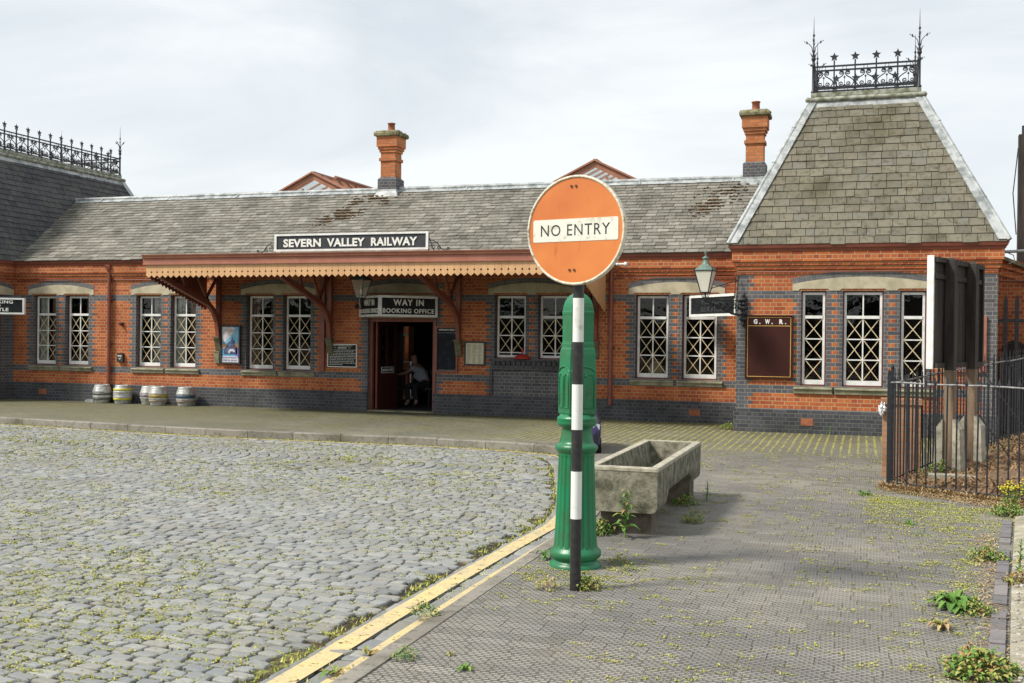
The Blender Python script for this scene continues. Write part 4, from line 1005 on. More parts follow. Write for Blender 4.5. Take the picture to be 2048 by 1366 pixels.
g = MB(); put_text(g, 'DEPARTURES', (-8.92, YM - .032, 1.85), X_, Z_, .37, .035, .02, 0, 1.05, .003); g.box(-8.95, -8.52, YM - .034, YM - .031, 1.80, 1.803); g.box(-8.95, -8.52, YM - .034, YM - .031, .975, .978); obj('lettering', g, 'letter', t)
t = framed('paper_notice', 'cream paper timetable in a black frame hanging right of the departures board', 'notice', -8.32, -7.83, 1.09, 1.62, YM, 'paper', 'black', .035)
g = MB(); y = YM - .022
for k in range(20):
    for q in range(3):
        a = -8.26 + q * .13 + random.uniform(0, .01); g.box(a, a + random.uniform(.05, .11), y - .002, y, 1.54 - k * .021, 1.545 - k * .021)
obj('print', g, 'boardgrey', t)
M['postersky'] = plain('poster_sky', (.12, .36, .62), .5, (.2, .5, .68), 3, bmp=0)
M['postercloud'] = plain('poster_cloud', (.66, .64, .66), .5, (.5, .44, .55), 9, bmp=0)
M['postertan'] = plain('poster_tan', (.5, .34, .2), .5, bmp=0); M['posterblue'] = plain('poster_blue', (.02, .04, .1), .5, (.1, .16, .28), 18, bmp=0); M['posterviolet'] = plain('poster_violet', (.2, .16, .5), .5, bmp=0)
t = framed('railway_poster', 'tall framed poster of a steam engine under a blue sky beside the canopy bracket', 'poster', -14.49, -13.95, 1.01, 1.93, YM - .02, 'postersky', 'black', .04, .05)
px, pz, y = -14.45, 1.05, YM - .055
def flat(g, poly, k, mi): g.prism([(px + a * .46, pz + b * .84) for a, b in poly], (0, y + .004 - k * .0015, 0), X_, Z_, (0, .0008, 0), mi)
g = MB()
flat(g, [(0, .55), (0, 1), (.62, 1), (.78, .92), (.7, .84), (.58, .78), (.5, .7), (.3, .66), (.2, .56)], 1, 0)
flat(g, [(0, .38), (1, .38), (1, .52), (.85, .55), (.6, .5), (.2, .53), (0, .5)], 1, 1)
flat(g, [(.1, .22), (.9, .22), (.9, .42), (.78, .48), (.75, .6), (.66, .64), (.64, .7), (.58, .7), (.56, .64), (.42, .58), (.3, .52), (.2, .4), (.1, .36)], 2, 2)
flat(g, [(.82, .1), (1, .1), (1, .4), (.82, .4)], 2, 3)
flat(g, [(.38, .24)] + [(.58 + .2 * math.cos(a * .5), .3 + .08 * math.sin(a * .5)) for a in range(0, 7)] + [(.4, .24)], 3, 0)
flat(g, [(.46, .25), (.7, .25), (.66, .31), (.5, .31)], 4, 2)
flat(g, [(.55, .42), (.9, .42), (.88, .44), (.55, .44)], 3, 4)
flat(g, [(0, 0), (1, 0), (1, .1), (.9, .17), (0, .17)], 3, 0)
for a, b, c_, d in ((.04, .11, .84, .145), (.06, .03, .3, .08), (.36, .03, .5, .07), (.56, .03, .9, .07)):
    q = a
    while q < c_ - .02: flat(g, [(q, b), (q + .04, b), (q + .05, d), (q + .01, d)], 4, 2); q += .07
flat(g, [(.18, .92), (.8, .92), (.74, .88), (.62, .855), (.38, .855), (.26, .88)], 3, 1); flat(g, [(.26, .9), (.72, .9), (.66, .875), (.34, .875)], 4, 0)
obj('picture', g, ['postercloud', 'postertan', 'posterblue', 'posterviolet', 'redcloth'], t)
g = MB(); g.box(-14.66, -14.53, YM - .05, YM - .001, 1.02, 1.28); g.box(-14.68, -14.51, YM - .06, YM - .001, 1.28, 1.31); g.box(-14.645, -14.545, YM - .054, YM - .05, 1.08, 1.22); tag(obj('leaflet_box', g, 'sill'), 'small grey leaflet box on the bricks left of the engine poster', 'box')
t = framed('company_board', 'tall dark maroon board headed G. W. R. on the right pavilion', 'board', -2.08, -1.21, 1.0, 2.19, YT, 'maroon', 'maroon', .02, .05)
g = MB(); y = YT - .053
for a in ((-2.045, -1.245, 2.145, 2.157), (-2.045, -1.245, 1.985, 1.997), (-2.045, -1.245, 1.035, 1.047), (-2.045, -2.033, 1.047, 2.145), (-1.257, -1.245, 1.047, 2.145)): g.box(a[0], a[1], YT - .033, YT - .0305 + .008, a[2], a[3])
obj('gold_border', g, 'gold', t)
g = MB()
for ch_, x in (('G', -1.93), ('W', -1.72), ('R', -1.46)): put_text(g, ch_, (x, YT - .031, 2.025), X_, Z_, .07 if ch_ != 'W' else .09, .09, .05, 0, 1, .006); xx = x + (.105 if ch_ != 'W' else .12); g.box(xx, xx + .02, YT - .037, YT - .031, 2.025, 2.045)
obj('lettering', g, 'letter', t)
t = framed('brown_board', 'plain red brown notice board behind the timber board on the pavilion corner', 'board', 1.5, 2.1, 1.2, 2.2, YT, 'paint', 'fascia', .05, .05)
g = MB(); g.box(1.55, 2.05, YT - .035, YT - .03, 2.0, 2.02); obj('rail', g, 'paintdark', t)
# services sign across the corner
t = empty('services_sign', (-2.8, 21.4, 2.18), 'black board lettered VISITOR SERVICES in a white frame hung across the inner corner', 'sign')
a, b_ = Vector((-3.34, 22.1, 0)), Vector((-2.27, 20.78, 0)); ux = (b_ - a).normalized(); l = (b_ - a).length; n = ux.cross(Z_)
g = MB(); g.prism([(.04, 2.23), (l, 2.23), (l, 2.56), (.04, 2.56)], a, ux, Z_, -n * .05); obj('sign_board', g, 'board', t)
g = MB()
for q in ((0, l, 2.56, 2.61), (0, l, 2.18, 2.23), (0, .05, 2.23, 2.56), (l - .04, l, 2.23, 2.56)): g.prism([(q[0], q[2]), (q[1], q[2]), (q[1], q[3]), (q[0], q[3])], a + n * .02, ux, Z_, -n * .09)
obj('sign_frame', g, 'white', t)
g = MB(); put_text(g, 'VISITOR', a + ux * .42 + Z_ * 2.42, ux, Z_, .85, .09, .02, 0, 1.1, .008); put_text(g, 'SERVICES', a + ux * .42 + Z_ * 2.27, ux, Z_, .95, .1, .02, 0, 1.1, .008); obj('lettering', g, 'boardgrey', t)
# pub sign on the left pavilion
t = empty('pub_sign', (-20.1, 20.5, 2.13), 'black sign reading THE KING AND CASTLE in a white frame at the left photo edge', 'sign')
b_ = Vector((-19.03, 20.9, 0)); a = b_ + Vector((-.9, -.42, 0)).normalized() * 1.5; ux = (b_ - a).normalized(); l = (b_ - a).length; n = ux.cross(Z_)
g = MB(); g.prism([(.04, 2.17), (l - .04, 2.17), (l - .04, 2.48), (.04, 2.48)], a, ux, Z_, -n * .08); obj('sign_board', g, 'board', t)
g = MB()
for q in ((0, l, 2.48, 2.52), (0, l, 2.13, 2.17), (0, .04, 2.17, 2.48), (l - .04, l, 2.17, 2.48)): g.prism([(q[0], q[2]), (q[1], q[2]), (q[1], q[3]), (q[0], q[3])], a + n * .015, ux, Z_, -n * .11)
obj('sign_frame', g, 'white', t)
g = MB(); put_text(g, 'THE KING', a + ux * (l - .3 - .62) + Z_ * 2.385, ux, Z_, .66, .08, .025, 0, 1.1, .006); put_text(g, 'AND', a + ux * (l - .68) + Z_ * 2.315, ux, Z_, .14, .045, .02, 0, 1.1, .006); put_text(g, 'CASTLE', a + ux * (l - .86) + Z_ * 2.2, ux, Z_, .5, .08, .025, 0, 1.1, .006); obj('lettering', g, 'letter', t)
g = MB(); g.bar(a + Z_ * 2.56, (XL, 20.6, 2.56), .03); g.bar(b_ + Z_ * 2.56 - ux * .05, (XL, 21.6, 2.6), .025); g.bar(a + Z_ * 2.54, b_ + Z_ * 2.54, .03); obj('arm', g, 'iron', t)
# ---- lanterns
def lantern(name, label, x, y, z, s, arms):
    # four sided tapered lantern; z is the foot
    t = empty(name, (x, y, z), label, 'lantern', None, R(38)); 
    def P(prof, mi, nm, mat_): 
        g = MB(); g.lathe(prof, (0, 0, 0), 4, 0, None, False); return obj(nm, g, mat_, t)
    WO[t.name] = Vector((0, 0, 0)); b0, b1 = .11 * s, .25 * s; z0, z1 = .14 * s, .57 * s
    P([(b0, z0), (b1, z1)], 0, 'lantern_glass', 'frost' if arms else 'smoke')
    g = MB(); c0 = [(b0 * math.cos(k * math.pi / 2), b0 * math.sin(k * math.pi / 2), z0) for k in range(4)]; c1_ = [(b1 * math.cos(k * math.pi / 2), b1 * math.sin(k * math.pi / 2), z1) for k in range(4)]
    for k in range(4):
        g.bar(c0[k], c1_[k], .016 * s); g.bar(c0[k], c0[(k + 1) % 4], .02 * s); g.bar(c1_[k], c1_[(k + 1) % 4], .02 * s)
        e = Vector(c1_[k]); g.tube([e, e * 1.06 + Z_ * .03 * s], .008 * s, 5)
    g.tube([(0, 0, 0), (0, 0, z0)], .018 * s, 8)
    for k in range(4): g.tube([(0, 0, .02 * s), (math.cos(k * 1.571) * .07 * s, math.sin(k * 1.571) * .07 * s, .05 * s), c0[k]], .007 * s, 5)
    obj('lantern_frame', g, 'iron', t)
    g = MB(); g.lathe([(b1 * 1.04, z1), (b1 * 1.02, z1 + .02 * s), (b1 * .5, z1 + .11 * s), (.09 * s, z1 + .13 * s)], (0, 0, 0), 4, 0, None, False)
    g.lathe([(.085 * s, z1 + .12 * s), (.075 * s, z1 + .15 * s), (.055 * s, z1 + .2 * s), (.05 * s, z1 + .23 * s), (.068 * s, z1 + .24 * s), (.068 * s, z1 + .27 * s), (.02 * s, z1 + .29 * s), (.012 * s, z1 + .32 * s), (.03 * s, z1 + .35 * s), (.026 * s, z1 + .38 * s), (.003 * s, z1 + .42 * s)], (0, 0, 0), 14)
    obj('lantern_top', g, 'lampgreen', t)
    g = MB(); g.lathe([(.012, 0), (.03, .03), (.03, .08), (.01, .1)], (0, 0, z0 + .1), 8); obj('bulb', g, 'letter', t)
    return t
LP = Vector((-2.74, 19.95, 2.46))
t = lantern('corner_lantern', 'green topped glass lantern on a scrolled iron bracket at the pavilion corner', LP.x, LP.y, LP.z, .92, 1)
WM = Vector((-2.12, YT - .02, 2.34))
def local(t, p):
    return (Matrix.Rotation(-t.rotation_euler.z, 3, 'Z') @ (Vector(p) - t.location))
g = MB(); dv = (LP - WM); 
def q_(s, dz): return local(t, WM + Vector((dv.x, dv.y, 0)) * s + Z_ * dz)
g.tube([q_(0, -.16), q_(.3, -.13), q_(.6, -.02), (0, 0, -.02), (0, 0, .03)], .02, 8); g.tube([q_(0, .12), q_(.5, .11), q_(1, .12)], .014, 6)
for c_, r in ((.1, .08), (.27, .07), (.45, .055), (.62, .045), (.8, .03)):
    g.tube([q_(c_ + a, b_ + .02) for a, b_ in spiral((0, 0), r, r * .25, 1, 1.4, 14)], .012, 5); g.tube([q_(c_ + .07 + a, b_ - .03) for a, b_ in spiral((0, 0), r * .8, r * .2, 3, -1.4, 14)], .011, 5)
for k, (z, r) in enumerate(((.22, .03), (.14, .075), (.06, .06), (-.02, .085), (-.12, .06), (-.22, .08), (-.32, .04))):
    pm = local(t, WM + Z_ * z); g.lathe([(r * .3, -.04), (r, -.02), (r, .02), (r * .3, .04)], pm, 8)
g.bar(local(t, WM + Z_ * .2), local(t, WM - Z_ * .32), .05)
obj('scroll_bracket', g, 'iron', t)
g = MB(); g.tube([local(t, (-2.2, YT - .02, 2.86)), local(t, (LP.x + .1, LP.y, 2.66))], .009, 5); obj('stay_rod', g, 'iron', t)
t = lantern('porch_lantern', 'dark glass lantern under the canopy in front of the WAY IN sign', -10.3, 21.15, 2.4, .92, None)
g = MB(); g.tube([local(t, (-10.3, 21.15, 2.42)), local(t, (-10.5, 21.6, 2.3)), local(t, (-10.95, YM, 2.38))], .014, 6); g.lathe([(.02, -.05), (.05, 0), (.02, .05)], local(t, (-10.95, YM - .02, 2.38)), 8); obj('wall_arm', g, 'iron', t)
# ---- small wall things
g = MB(); g.prism([(-.09, 0), (.09, 0), (.09, .15), (.075, .22), (-.075, .22), (-.09, .15)], (-17.33, YM - .07, 1.0), X_, Z_, (0, .069, 0)); 
t = obj('letter_box', g, 'black'); tag(t, 'small black letter box on the bricks right of the left downpipe', 'letter box')
g = MB(); g.box(-17.39, -17.27, YM - .078, YM - .07, 1.14, 1.16); g.prism([(-.035, .02), (0, -.01), (.04, .035), (.03, .04), (0, .01), (-.03, .03)], (-17.33, YM - .073, 1.07), X_, Z_, (0, .002, 0)); obj('flap', g, 'letter', t)
g = MB(); g.box(-17.36, -17.28, YM - .06, YM - .001, 1.9, 1.98); g.tube([(-17.32, YM - .06, 1.94), (-17.32, YM - .1, 1.93)], .03, 8); tag(obj('alarm_box', g, 'paintdark'), 'tiny brown junction box high on the bricks above the letter box', 'box')
t = empty('security_lamp', (-4.8, 22.2, 3.3), 'small white twin floodlight under the gutter right of the orange disc', 'lamp')
g = MB(); g.tube([(-5.0, 22.23, 3.27), (-4.75, 22.1, 3.27)], .014, 6); obj('lamp_arm', g, 'paint', t)
g = MB(); g.lathe([(.01, -.03), (.04, -.02), (.04, .02), (.01, .03)], (-4.86, 22.08, 3.27), 10); g.lathe([(.01, -.045), (.035, -.035), (.045, 0), (.035, .035), (.01, .045)], (-4.68, 22.05, 3.27), 12); g.tube([(-4.86, 22.08, 3.27), (-4.68, 22.05, 3.27)], .02, 8); obj('lamp_head', g, 'white', t)
t = empty('red_umbrella', (-6.97, YM - .04, 1.26), 'small red umbrella top resting on the ledge of the dark brick window bay', 'umbrella')
g = MB(); g.lathe([(.2, 0), (.17, .04), (.1, .085), (.03, .105), (.01, .11)], (-6.97, YM - .06, 1.258), 10, 0, lambda a, z: 1 - .06 * abs(math.sin(a * 4)), False); obj('canopy_cloth', g, 'redcloth', t)
g = MB(); g.lathe([(.012, 0), (.014, .06), (.03, .08), (.012, .13), (.002, .14)], (-6.97, YM - .06, 1.36), 8); obj('knob', g, 'redcloth', t)
# ---- casks
def cask(lbl, x, y, s, bands, tilt=0):
    t = empty('beer_cask', (x, y, 0), lbl, 'cask', 'metal beer casks along the wall')
    r, h = .225 * s, .45 * s
    pf = [(.75, 0), (.8, .03), (.8, .1), (.86, .16), (.9, .2), (.93, .3), (.99, .34), (.99, .38), (.97, .4), (.97, .6), (.99, .62), (.99, .66), (.93, .7), (.9, .8), (.86, .84), (.8, .9), (.8, .97), (.76, 1.0), (.7, 1.0), (.68, .96), (.0, .95)]
    g = MB(); g.lathe([(max(a, .001) * r, b * h) for a, b in pf], (x, y, .001), 24); obj('shell', g, 'steel', t)
    for z0, z1, m_ in bands:
        g = MB(); rr = lambda z: (.984 if .4 < z < .6 else (.94 if .2 < z < .8 else .86)) * r + .003
        g.lathe([(rr(z0) - .004, z0 * h), (rr((z0 + z1) / 2), z0 * h + .002), (rr((z0 + z1) / 2), z1 * h - .002), (rr(z1) - .004, z1 * h)], (x, y, 0), 24); obj('painted_band', g, m_, t)
    g = MB(); g.tube([(x + r * .72, y - .05, h * .98), (x + r * .85, y - .05, h * 1.02), (x + r * .9, y, h * .98)], .012, 6); g.lathe([(.03, 0), (.03, .02)], (x, y, h * .95), 10); obj('handle', g, 'steel', t)
    return t
M['caskyellow'] = plain('cask_yellow', (.55, .5, .03), .45, (.4, .38, .04), 12, bmp=0); M['caskgold'] = plain('cask_gold', (.36, .25, .05), .5, (.25, .18, .05), 12, bmp=0); M['caskblue'] = plain('cask_blue', (.035, .06, .1), .5, (.06, .09, .13), 12, bmp=0); M['caskviolet'] = plain('cask_violet', (.1, .06, .13), .5, (.3, .28, .3), 12, bmp=0); M['caskgrey'] = plain('cask_grey', (.06, .07, .065), .5, (.12, .12, .11), 12, bmp=0); M['casktan'] = plain('cask_tan', (.3, .23, .17), .5, (.2, .15, .11), 12, bmp=0)
cask('dull grey beer cask with dark bands left of the downpipe', -17.62, 21.95, 1.0, [(.2, .3, 'caskgrey'), (.44, .56, 'caskgrey')])
cask('beer cask with bright yellow bands right of the downpipe', -17.04, 21.97, 1.0, [(.21, .33, 'caskyellow'), (.71, .83, 'caskyellow')])
cask('beer cask with a violet middle band behind another cask', -16.34, 22.06, .98, [(.41, .59, 'caskviolet')])
cask('beer cask with gold middle band in front of its neighbour', -15.92, 21.83, 1.0, [(.41, .59, 'caskgold'), (.21, .3, 'casktan')])
cask('beer cask with dark blue middle band, nearest the door', -15.24, 21.95, 1.0, [(.41, .59, 'caskblue'), (.21, .3, 'casktan')])
g = MB(); g.box(-18.15, -17.9, 21.98, 22.15, 0, .05); g.box(-18.13, -17.92, 21.99, 22.14, .05, .07); tag(obj('metal_tray', g, 'steel'), 'small low metal tray on the ground left of the grey cask', 'tray')
# ---- waiting room: person, bench, bin
t = empty('waiting_bench', (-10.7, 24.4, 0), 'dark slatted bench just inside the doorway', 'bench')
g = MB(); g.box(-11.6, -9.9, 24.25, 24.65, .42, .46); obj('seat', g, 'boardgrey', t)
g = MB(); g.box(-11.6, -9.9, 24.68, 24.72, .78, .88)
for k in range(14): g.box(-11.55 + k * .12, -11.51 + k * .12, 24.69, 24.71, .46, .78)
obj('backrest', g, 'boardgrey', t)
for x in (-11.5, -10.0):
    g = MB(); g.box(x, x + .06, 24.27, 24.33, .013, .42); g.box(x, x + .06, 24.58, 24.64, .013, .42); obj('leg', g, 'dark', t)
g = MB(); g.rings(-11.03, -10.8, 23.75, 23.98, [(0, .013), (.015, .33), (.01, .33), (-.01, .06)]); tag(obj('waste_bin', g, 'bin'), 'pale blue square bin on the floor inside the doorway', 'bin')
def skin_fig(name, joints, edges, rad, mat_, parent, sub=2):
    me = bpy.data.meshes.new(name); base = WO[parent.name]; me.from_pydata([Vector(j) - base for j in joints], edges, []); o = bpy.data.objects.new(name, me); C.objects.link(o)
    m = o.modifiers.new('s', 'SKIN'); 
    for i, r in enumerate(rad): me.skin_vertices[0].data[i].radius = (r, r) if not isinstance(r, tuple) else r
    me.skin_vertices[0].data[0].use_root = True
    m2 = o.modifiers.new('u', 'SUBSURF'); m2.levels = sub; m2.render_levels = sub
    bpy.context.view_layer.update(); dg = bpy.context.evaluated_depsgraph_get(); n = bpy.data.meshes.new_from_object(o.evaluated_get(dg)); o.modifiers.clear(); o.data = n
    bpy.data.meshes.remove(me); n.materials.clear(); n.materials.append(M[mat_]); n.polygons.foreach_set('use_smooth', [True] * len(n.polygons)); o.parent = parent; WO[o.name] = base; return o
PB = Vector((-10.12, 24.42, .02))
t = empty('person', PB, 'person in pale t-shirt and dark trousers sitting inside the dark doorway, reaching left', 'person')
def pj(*a): return [PB + Vector(v) for v in a]
J = pj((0, 0, .52), (-.06, -.01, .66), (-.15, -.02, .82), (-.23, -.03, .95), (-.26, -.03, 1.02), (-.29, -.05, 1.1), (-.30, -.06, 1.19), (-.31, -.05, 1.25),
       (-.26, -.2, .93), (-.42, -.26, .8), (-.62, -.28, .76), (-.19, .14, .92), (-.3, .2, .72), (-.45, .1, .62),
       (-.04, -.12, .5), (-.3, -.45, .5), (-.28, -.42, .1), (-.32, -.56, .04), (.06, .0, .5), (-.1, -.45, .5), (-.06, -.42, .1), (-.06, -.56, .04))
E_ = [(0, 1), (1, 2), (2, 3), (3, 4), (4, 5), (5, 6), (6, 7), (3, 8), (8, 9), (9, 10), (3, 11), (11, 12), (12, 13), (0, 14), (14, 15), (15, 16), (16, 17), (0, 18), (18, 19), (19, 20), (20, 21)]
rad = [.13, .13, .14, .12, .055, .085, .095, .06, .055, .042, .03, .055, .042, .03, .09, .065, .045, .035, .09, .065, .045, .035]
skin_fig('body', J, E_, rad, 'skin', t)
skin_fig('shirt', pj((.0, 0, .56), (-.06, -.01, .68), (-.15, -.02, .83), (-.225, -.03, .945), (-.27, -.21, .92), (-.36, -.24, .85), (-.19, .15, .91), (-.24, .18, .82)), [(0, 1), (1, 2), (2, 3), (3, 4), (4, 5), (3, 6), (6, 7)], [.155, .15, .16, .135, .075, .062, .075, .062], 'shirt', t)
skin_fig('trousers', pj((0, 0, .52), (-.04, -.12, .5), (-.3, -.45, .5), (-.28, -.42, .14), (.06, 0, .5), (-.1, -.45, .5), (-.06, -.42, .14)), [(0, 1), (1, 2), (2, 3), (0, 4), (4, 5), (5, 6)], [.145, .105, .08, .06, .105, .08, .06], 'trouser', t)
skin_fig('shoes', pj((-.27, -.4, .06), (-.32, -.5, .035), (-.34, -.6, .03)), [(0, 1), (1, 2)], [.055, .05, .04], 'rubber', t); skin_fig('shoes', pj((-.05, -.4, .06), (-.06, -.5, .035), (-.06, -.6, .03)), [(0, 1), (1, 2)], [.055, .05, .04], 'rubber', t)
skin_fig('hair', pj((-.29, -.03, 1.2), (-.3, -.03, 1.27), (-.31, -.05, 1.3)), [(0, 1), (1, 2)], [.09, .1, .06], 'hair', t)
for bx_, by, bz, dx in ((-.62, -.28, .76, -1), (-.45, .1, .62, -1)):
    for k in range(5):
        o_ = Vector((bx_, by + (k - 2) * .016, bz)); ln = (.05, .07, .078, .072, .055)[k]
        skin_fig('finger', [PB + o_ + Vector((.02, 0, 0)), PB + o_ + Vector((-ln * .55, (k - 2) * .002, -.006)), PB + o_ + Vector((-ln, (k - 2) * .003, -.024 - .004 * k))], [(0, 1), (1, 2)], [.010, .009, .007], 'skin', t, 1)
# ---- platform side seen through the booking hall
for x, y, lb in ((-12.9, 28.5, 'orange brick pillar behind the parasol, left one seen through the booking hall'), (-12.4, 28.6, 'orange brick pillar right of the parasol, seen through the booking hall')):
    g = MB(); g.box(x, x + .3, y, y + .3, 0, 3.2); tag(obj('brick_pillar', g, 'orange'), lb, 'pillar', 'platform pillars')
t = empty('platform_parasol', (-13.4, 28.2, 0), 'green parasol seen through the far opening of the booking hall', 'parasol')
g = MB(); g.lathe([(1.15, 1.72), (.6, 1.98), (.02, 2.2)], (-13.4, 28.2, 0), 8, 0, None, False); obj('parasol_cloth', g, 'parasol', t)
g = MB(); g.tube([(-13.4, 28.2, 0), (-13.4, 28.2, 2.2)], .025, 8); g.lathe([(.3, 0), (.3, .05)], (-13.4, 28.2, 0), 12); obj('parasol_pole', g, 'white', t)
t = empty('platform_table', (-12.4, 27.9, 0), 'pale bench and rail seen through the far opening below the parasol', 'bench')
g = MB(); g.box(-12.9, -12.0, 27.8, 28.1, .95, 1.0); obj('top', g, 'white', t)
for x in (-12.85, -12.1): g = MB(); g.box(x, x + .05, 27.9, 28.0, 0, .95); obj('leg', g, 'white', t)
# ---- glazed gables behind the ridge
def gable(label, ax, az, y, hw=2.4, L_=9):
    t = empty('glazed_gable', (ax, y, az - hw * .49), label, 'glass roof', 'glazed platform roofs behind the ridge'); sl_ = .49; n = Vector((sl_, 0, 1)).normalized()
    def rk(x, off): return az - sl_ * abs(x - ax) - off
    g = MB()
    for s in (-1, 1):
        g.prism([(0, 0), (s * hw, -sl_ * hw), (s * hw, -sl_ * hw - .17), (0, -.17)], (ax, y, az), X_, Z_, (0, .06, 0))
        g.prism([(0, .05), (s * (hw + .06), .05 - sl_ * (hw + .06)), (s * (hw + .06), -sl_ * (hw + .06)), (0, 0)], (ax, y - .06, az), X_, Z_, (0, .16, 0))
    for x in (-.9, -.33, .33, .9): g.box(ax + x - .03, ax + x + .03, y + .005, y + .055, az - sl_ * hw - .5, az - sl_ * abs(x) - .27)
    g.box(ax - hw, ax + hw, y + .004, y + .056, az - sl_ * hw - .5, az - sl_ * hw - .28); obj('gable_frame', g, 'gable', t)
    g = MB(); g.add([(ax - hw, y + .03, az - sl_ * hw - .25), (ax + hw, y + .03, az - sl_ * hw - .25), (ax, y + .03, az - .2)], [(0, 1, 2)])
    for s in (-1, 1): g.add([(ax, y + .07, az - .02), (ax + s * hw, y + .07, az - .02 - sl_ * hw), (ax + s * hw, y + L_, az - .02 - sl_ * hw), (ax, y + L_, az - .02)], [(0, 1, 2, 3)])
    obj('glazing', g, 'glass', t)
    g = MB(); g.bar((ax, y, az + .02), (ax, y + L_, az + .02), .1, .08)
    for s in (-1, 1):
        yy = y + .5
        while yy < y + L_: g.bar((ax, yy, az + .01), (ax + s * hw, yy, az + .01 - sl_ * hw), .04, .05); yy += .55
        g.bar((ax + s * hw, y, az - sl_ * hw), (ax + s * hw, y + L_, az - sl_ * hw), .1, .1)
    obj('rafters', g, 'gable', t)
    return t
t = gable('brown glazed gable rising behind the ridge left of the middle chimney', -15.23, 6.41, 28.0)
g = MB(); g.tube([(-14.95, 28.9, 6.42), (-14.95, 37, 6.42)], .05, 8); obj('ridge_rail', g, 'fascia', t)
gable('brown glazed gable rising behind the ridge above the orange disc', -6.81, 6.44, 28.0)
g = MB()
for x0, x1 in ((-20.6, -2.3),):
    g.box(x0, x1, 30, 30.3, 0, 2.6)
tag(obj('platform_wall', g, 'red'), 'plain red brick wall beyond the platform seen through the booking hall', 'wall')
# ---- annex, palisade gate and dark post at the right
t = empty('brick_annex', (4.2, 24, 0), 'low red brick annex with sloping parapet behind the black palisade gate', 'building')
g = MB(); g.prism([(2.3, 0), (7, 0), (7, 2.6), (3.5, 2.95), (2.3, 3.5)], (0, 22.9, 0), X_, Z_, (0, 4, 0)); obj('wall', g, 'red', t)
g = MB(); 
for k, o in enumerate((0, .12, .24)): g.bar((2.28, 22.87 + k * .012, 3.46 - o * 1.3), (4.6, 22.87 + k * .012, 2.45 - o * 1.3 + .3), .06, .05)
obj('corbel_course', g, 'red', t)
g = MB(); g.bar((2.2, 22.95, 3.56), (3.6, 22.95, 2.92), .3, .06); g.bar((3.6, 22.95, 2.92), (7, 22.95, 2.6), .3, .06); obj('coping', g, 'sill', t)
g = MB(); g.tube([(2.3, 22.85, 2.93), (4.5, 22.85, 2.9)], .015, 6); obj('conduit', g, 'paint', t)
t = empty('palisade_gate', (3.4, 21.5, 0), 'tall black steel palisade gate between the pavilion and the right photo edge', 'gate')
for k in range(14):
    x = 2.5 + k * .19; g = MB(); g.prism([(x - .034, .1), (x + .034, .1), (x + .034, 2.5), (x, 2.62), (x - .034, 2.5)], (0, 21.5, 0), X_, Z_, (0, .012, 0)); obj('pale', g, 'black', t)
for z in (.4, 2.1): g = MB(); g.box(2.38, 5.1, 21.513, 21.55, z, z + .06); obj('rail', g, 'black', t)
g = MB(); g.box(2.62, 5.2, 22.2, 22.6, .02, 1.55); g.prism([(2.58, 1.55), (5.25, 1.55), (5.25, 1.62), (3.1, 1.6), (2.75, 1.78), (2.58, 1.66)], (0, 22.15, 0), X_, Z_, (0, .5, 0)); tag(obj('dark_shed', g, 'wood'), 'low dark shed behind the palisade gate', 'shed')
g = MB(); g.box(3.24, 3.46, 25.9, 26.1, 0, 6.3); t = obj('dark_post', g, 'wood'); tag(t, 'tall dark square post at the right photo edge above the annex', 'post')
g = MB(); g.tube([(3.35, 26, 6.3), (3.35, 26, 6.5)], .05, 8); g.tube([(3.22, 25.9, 6.0), (3.12, 25.85, 5.0), (3.2, 25.9, 4.1)], .012, 5); obj('post_cap', g, 'iron', t)
g = MB(); g.tube([(2.3, 22, 3.42), (3.6, 22, 3.46)], .03, 8); g.tube([(2.55, 22, 3.42), (2.68, 22, 3.36), (2.7, 22, 3.25), (2.6, 22, 3.2)], .01, 5); tag(obj('service_pipe', g, 'lead'), 'grey pipe running from the pavilion eave to the right photo edge', 'pipe')
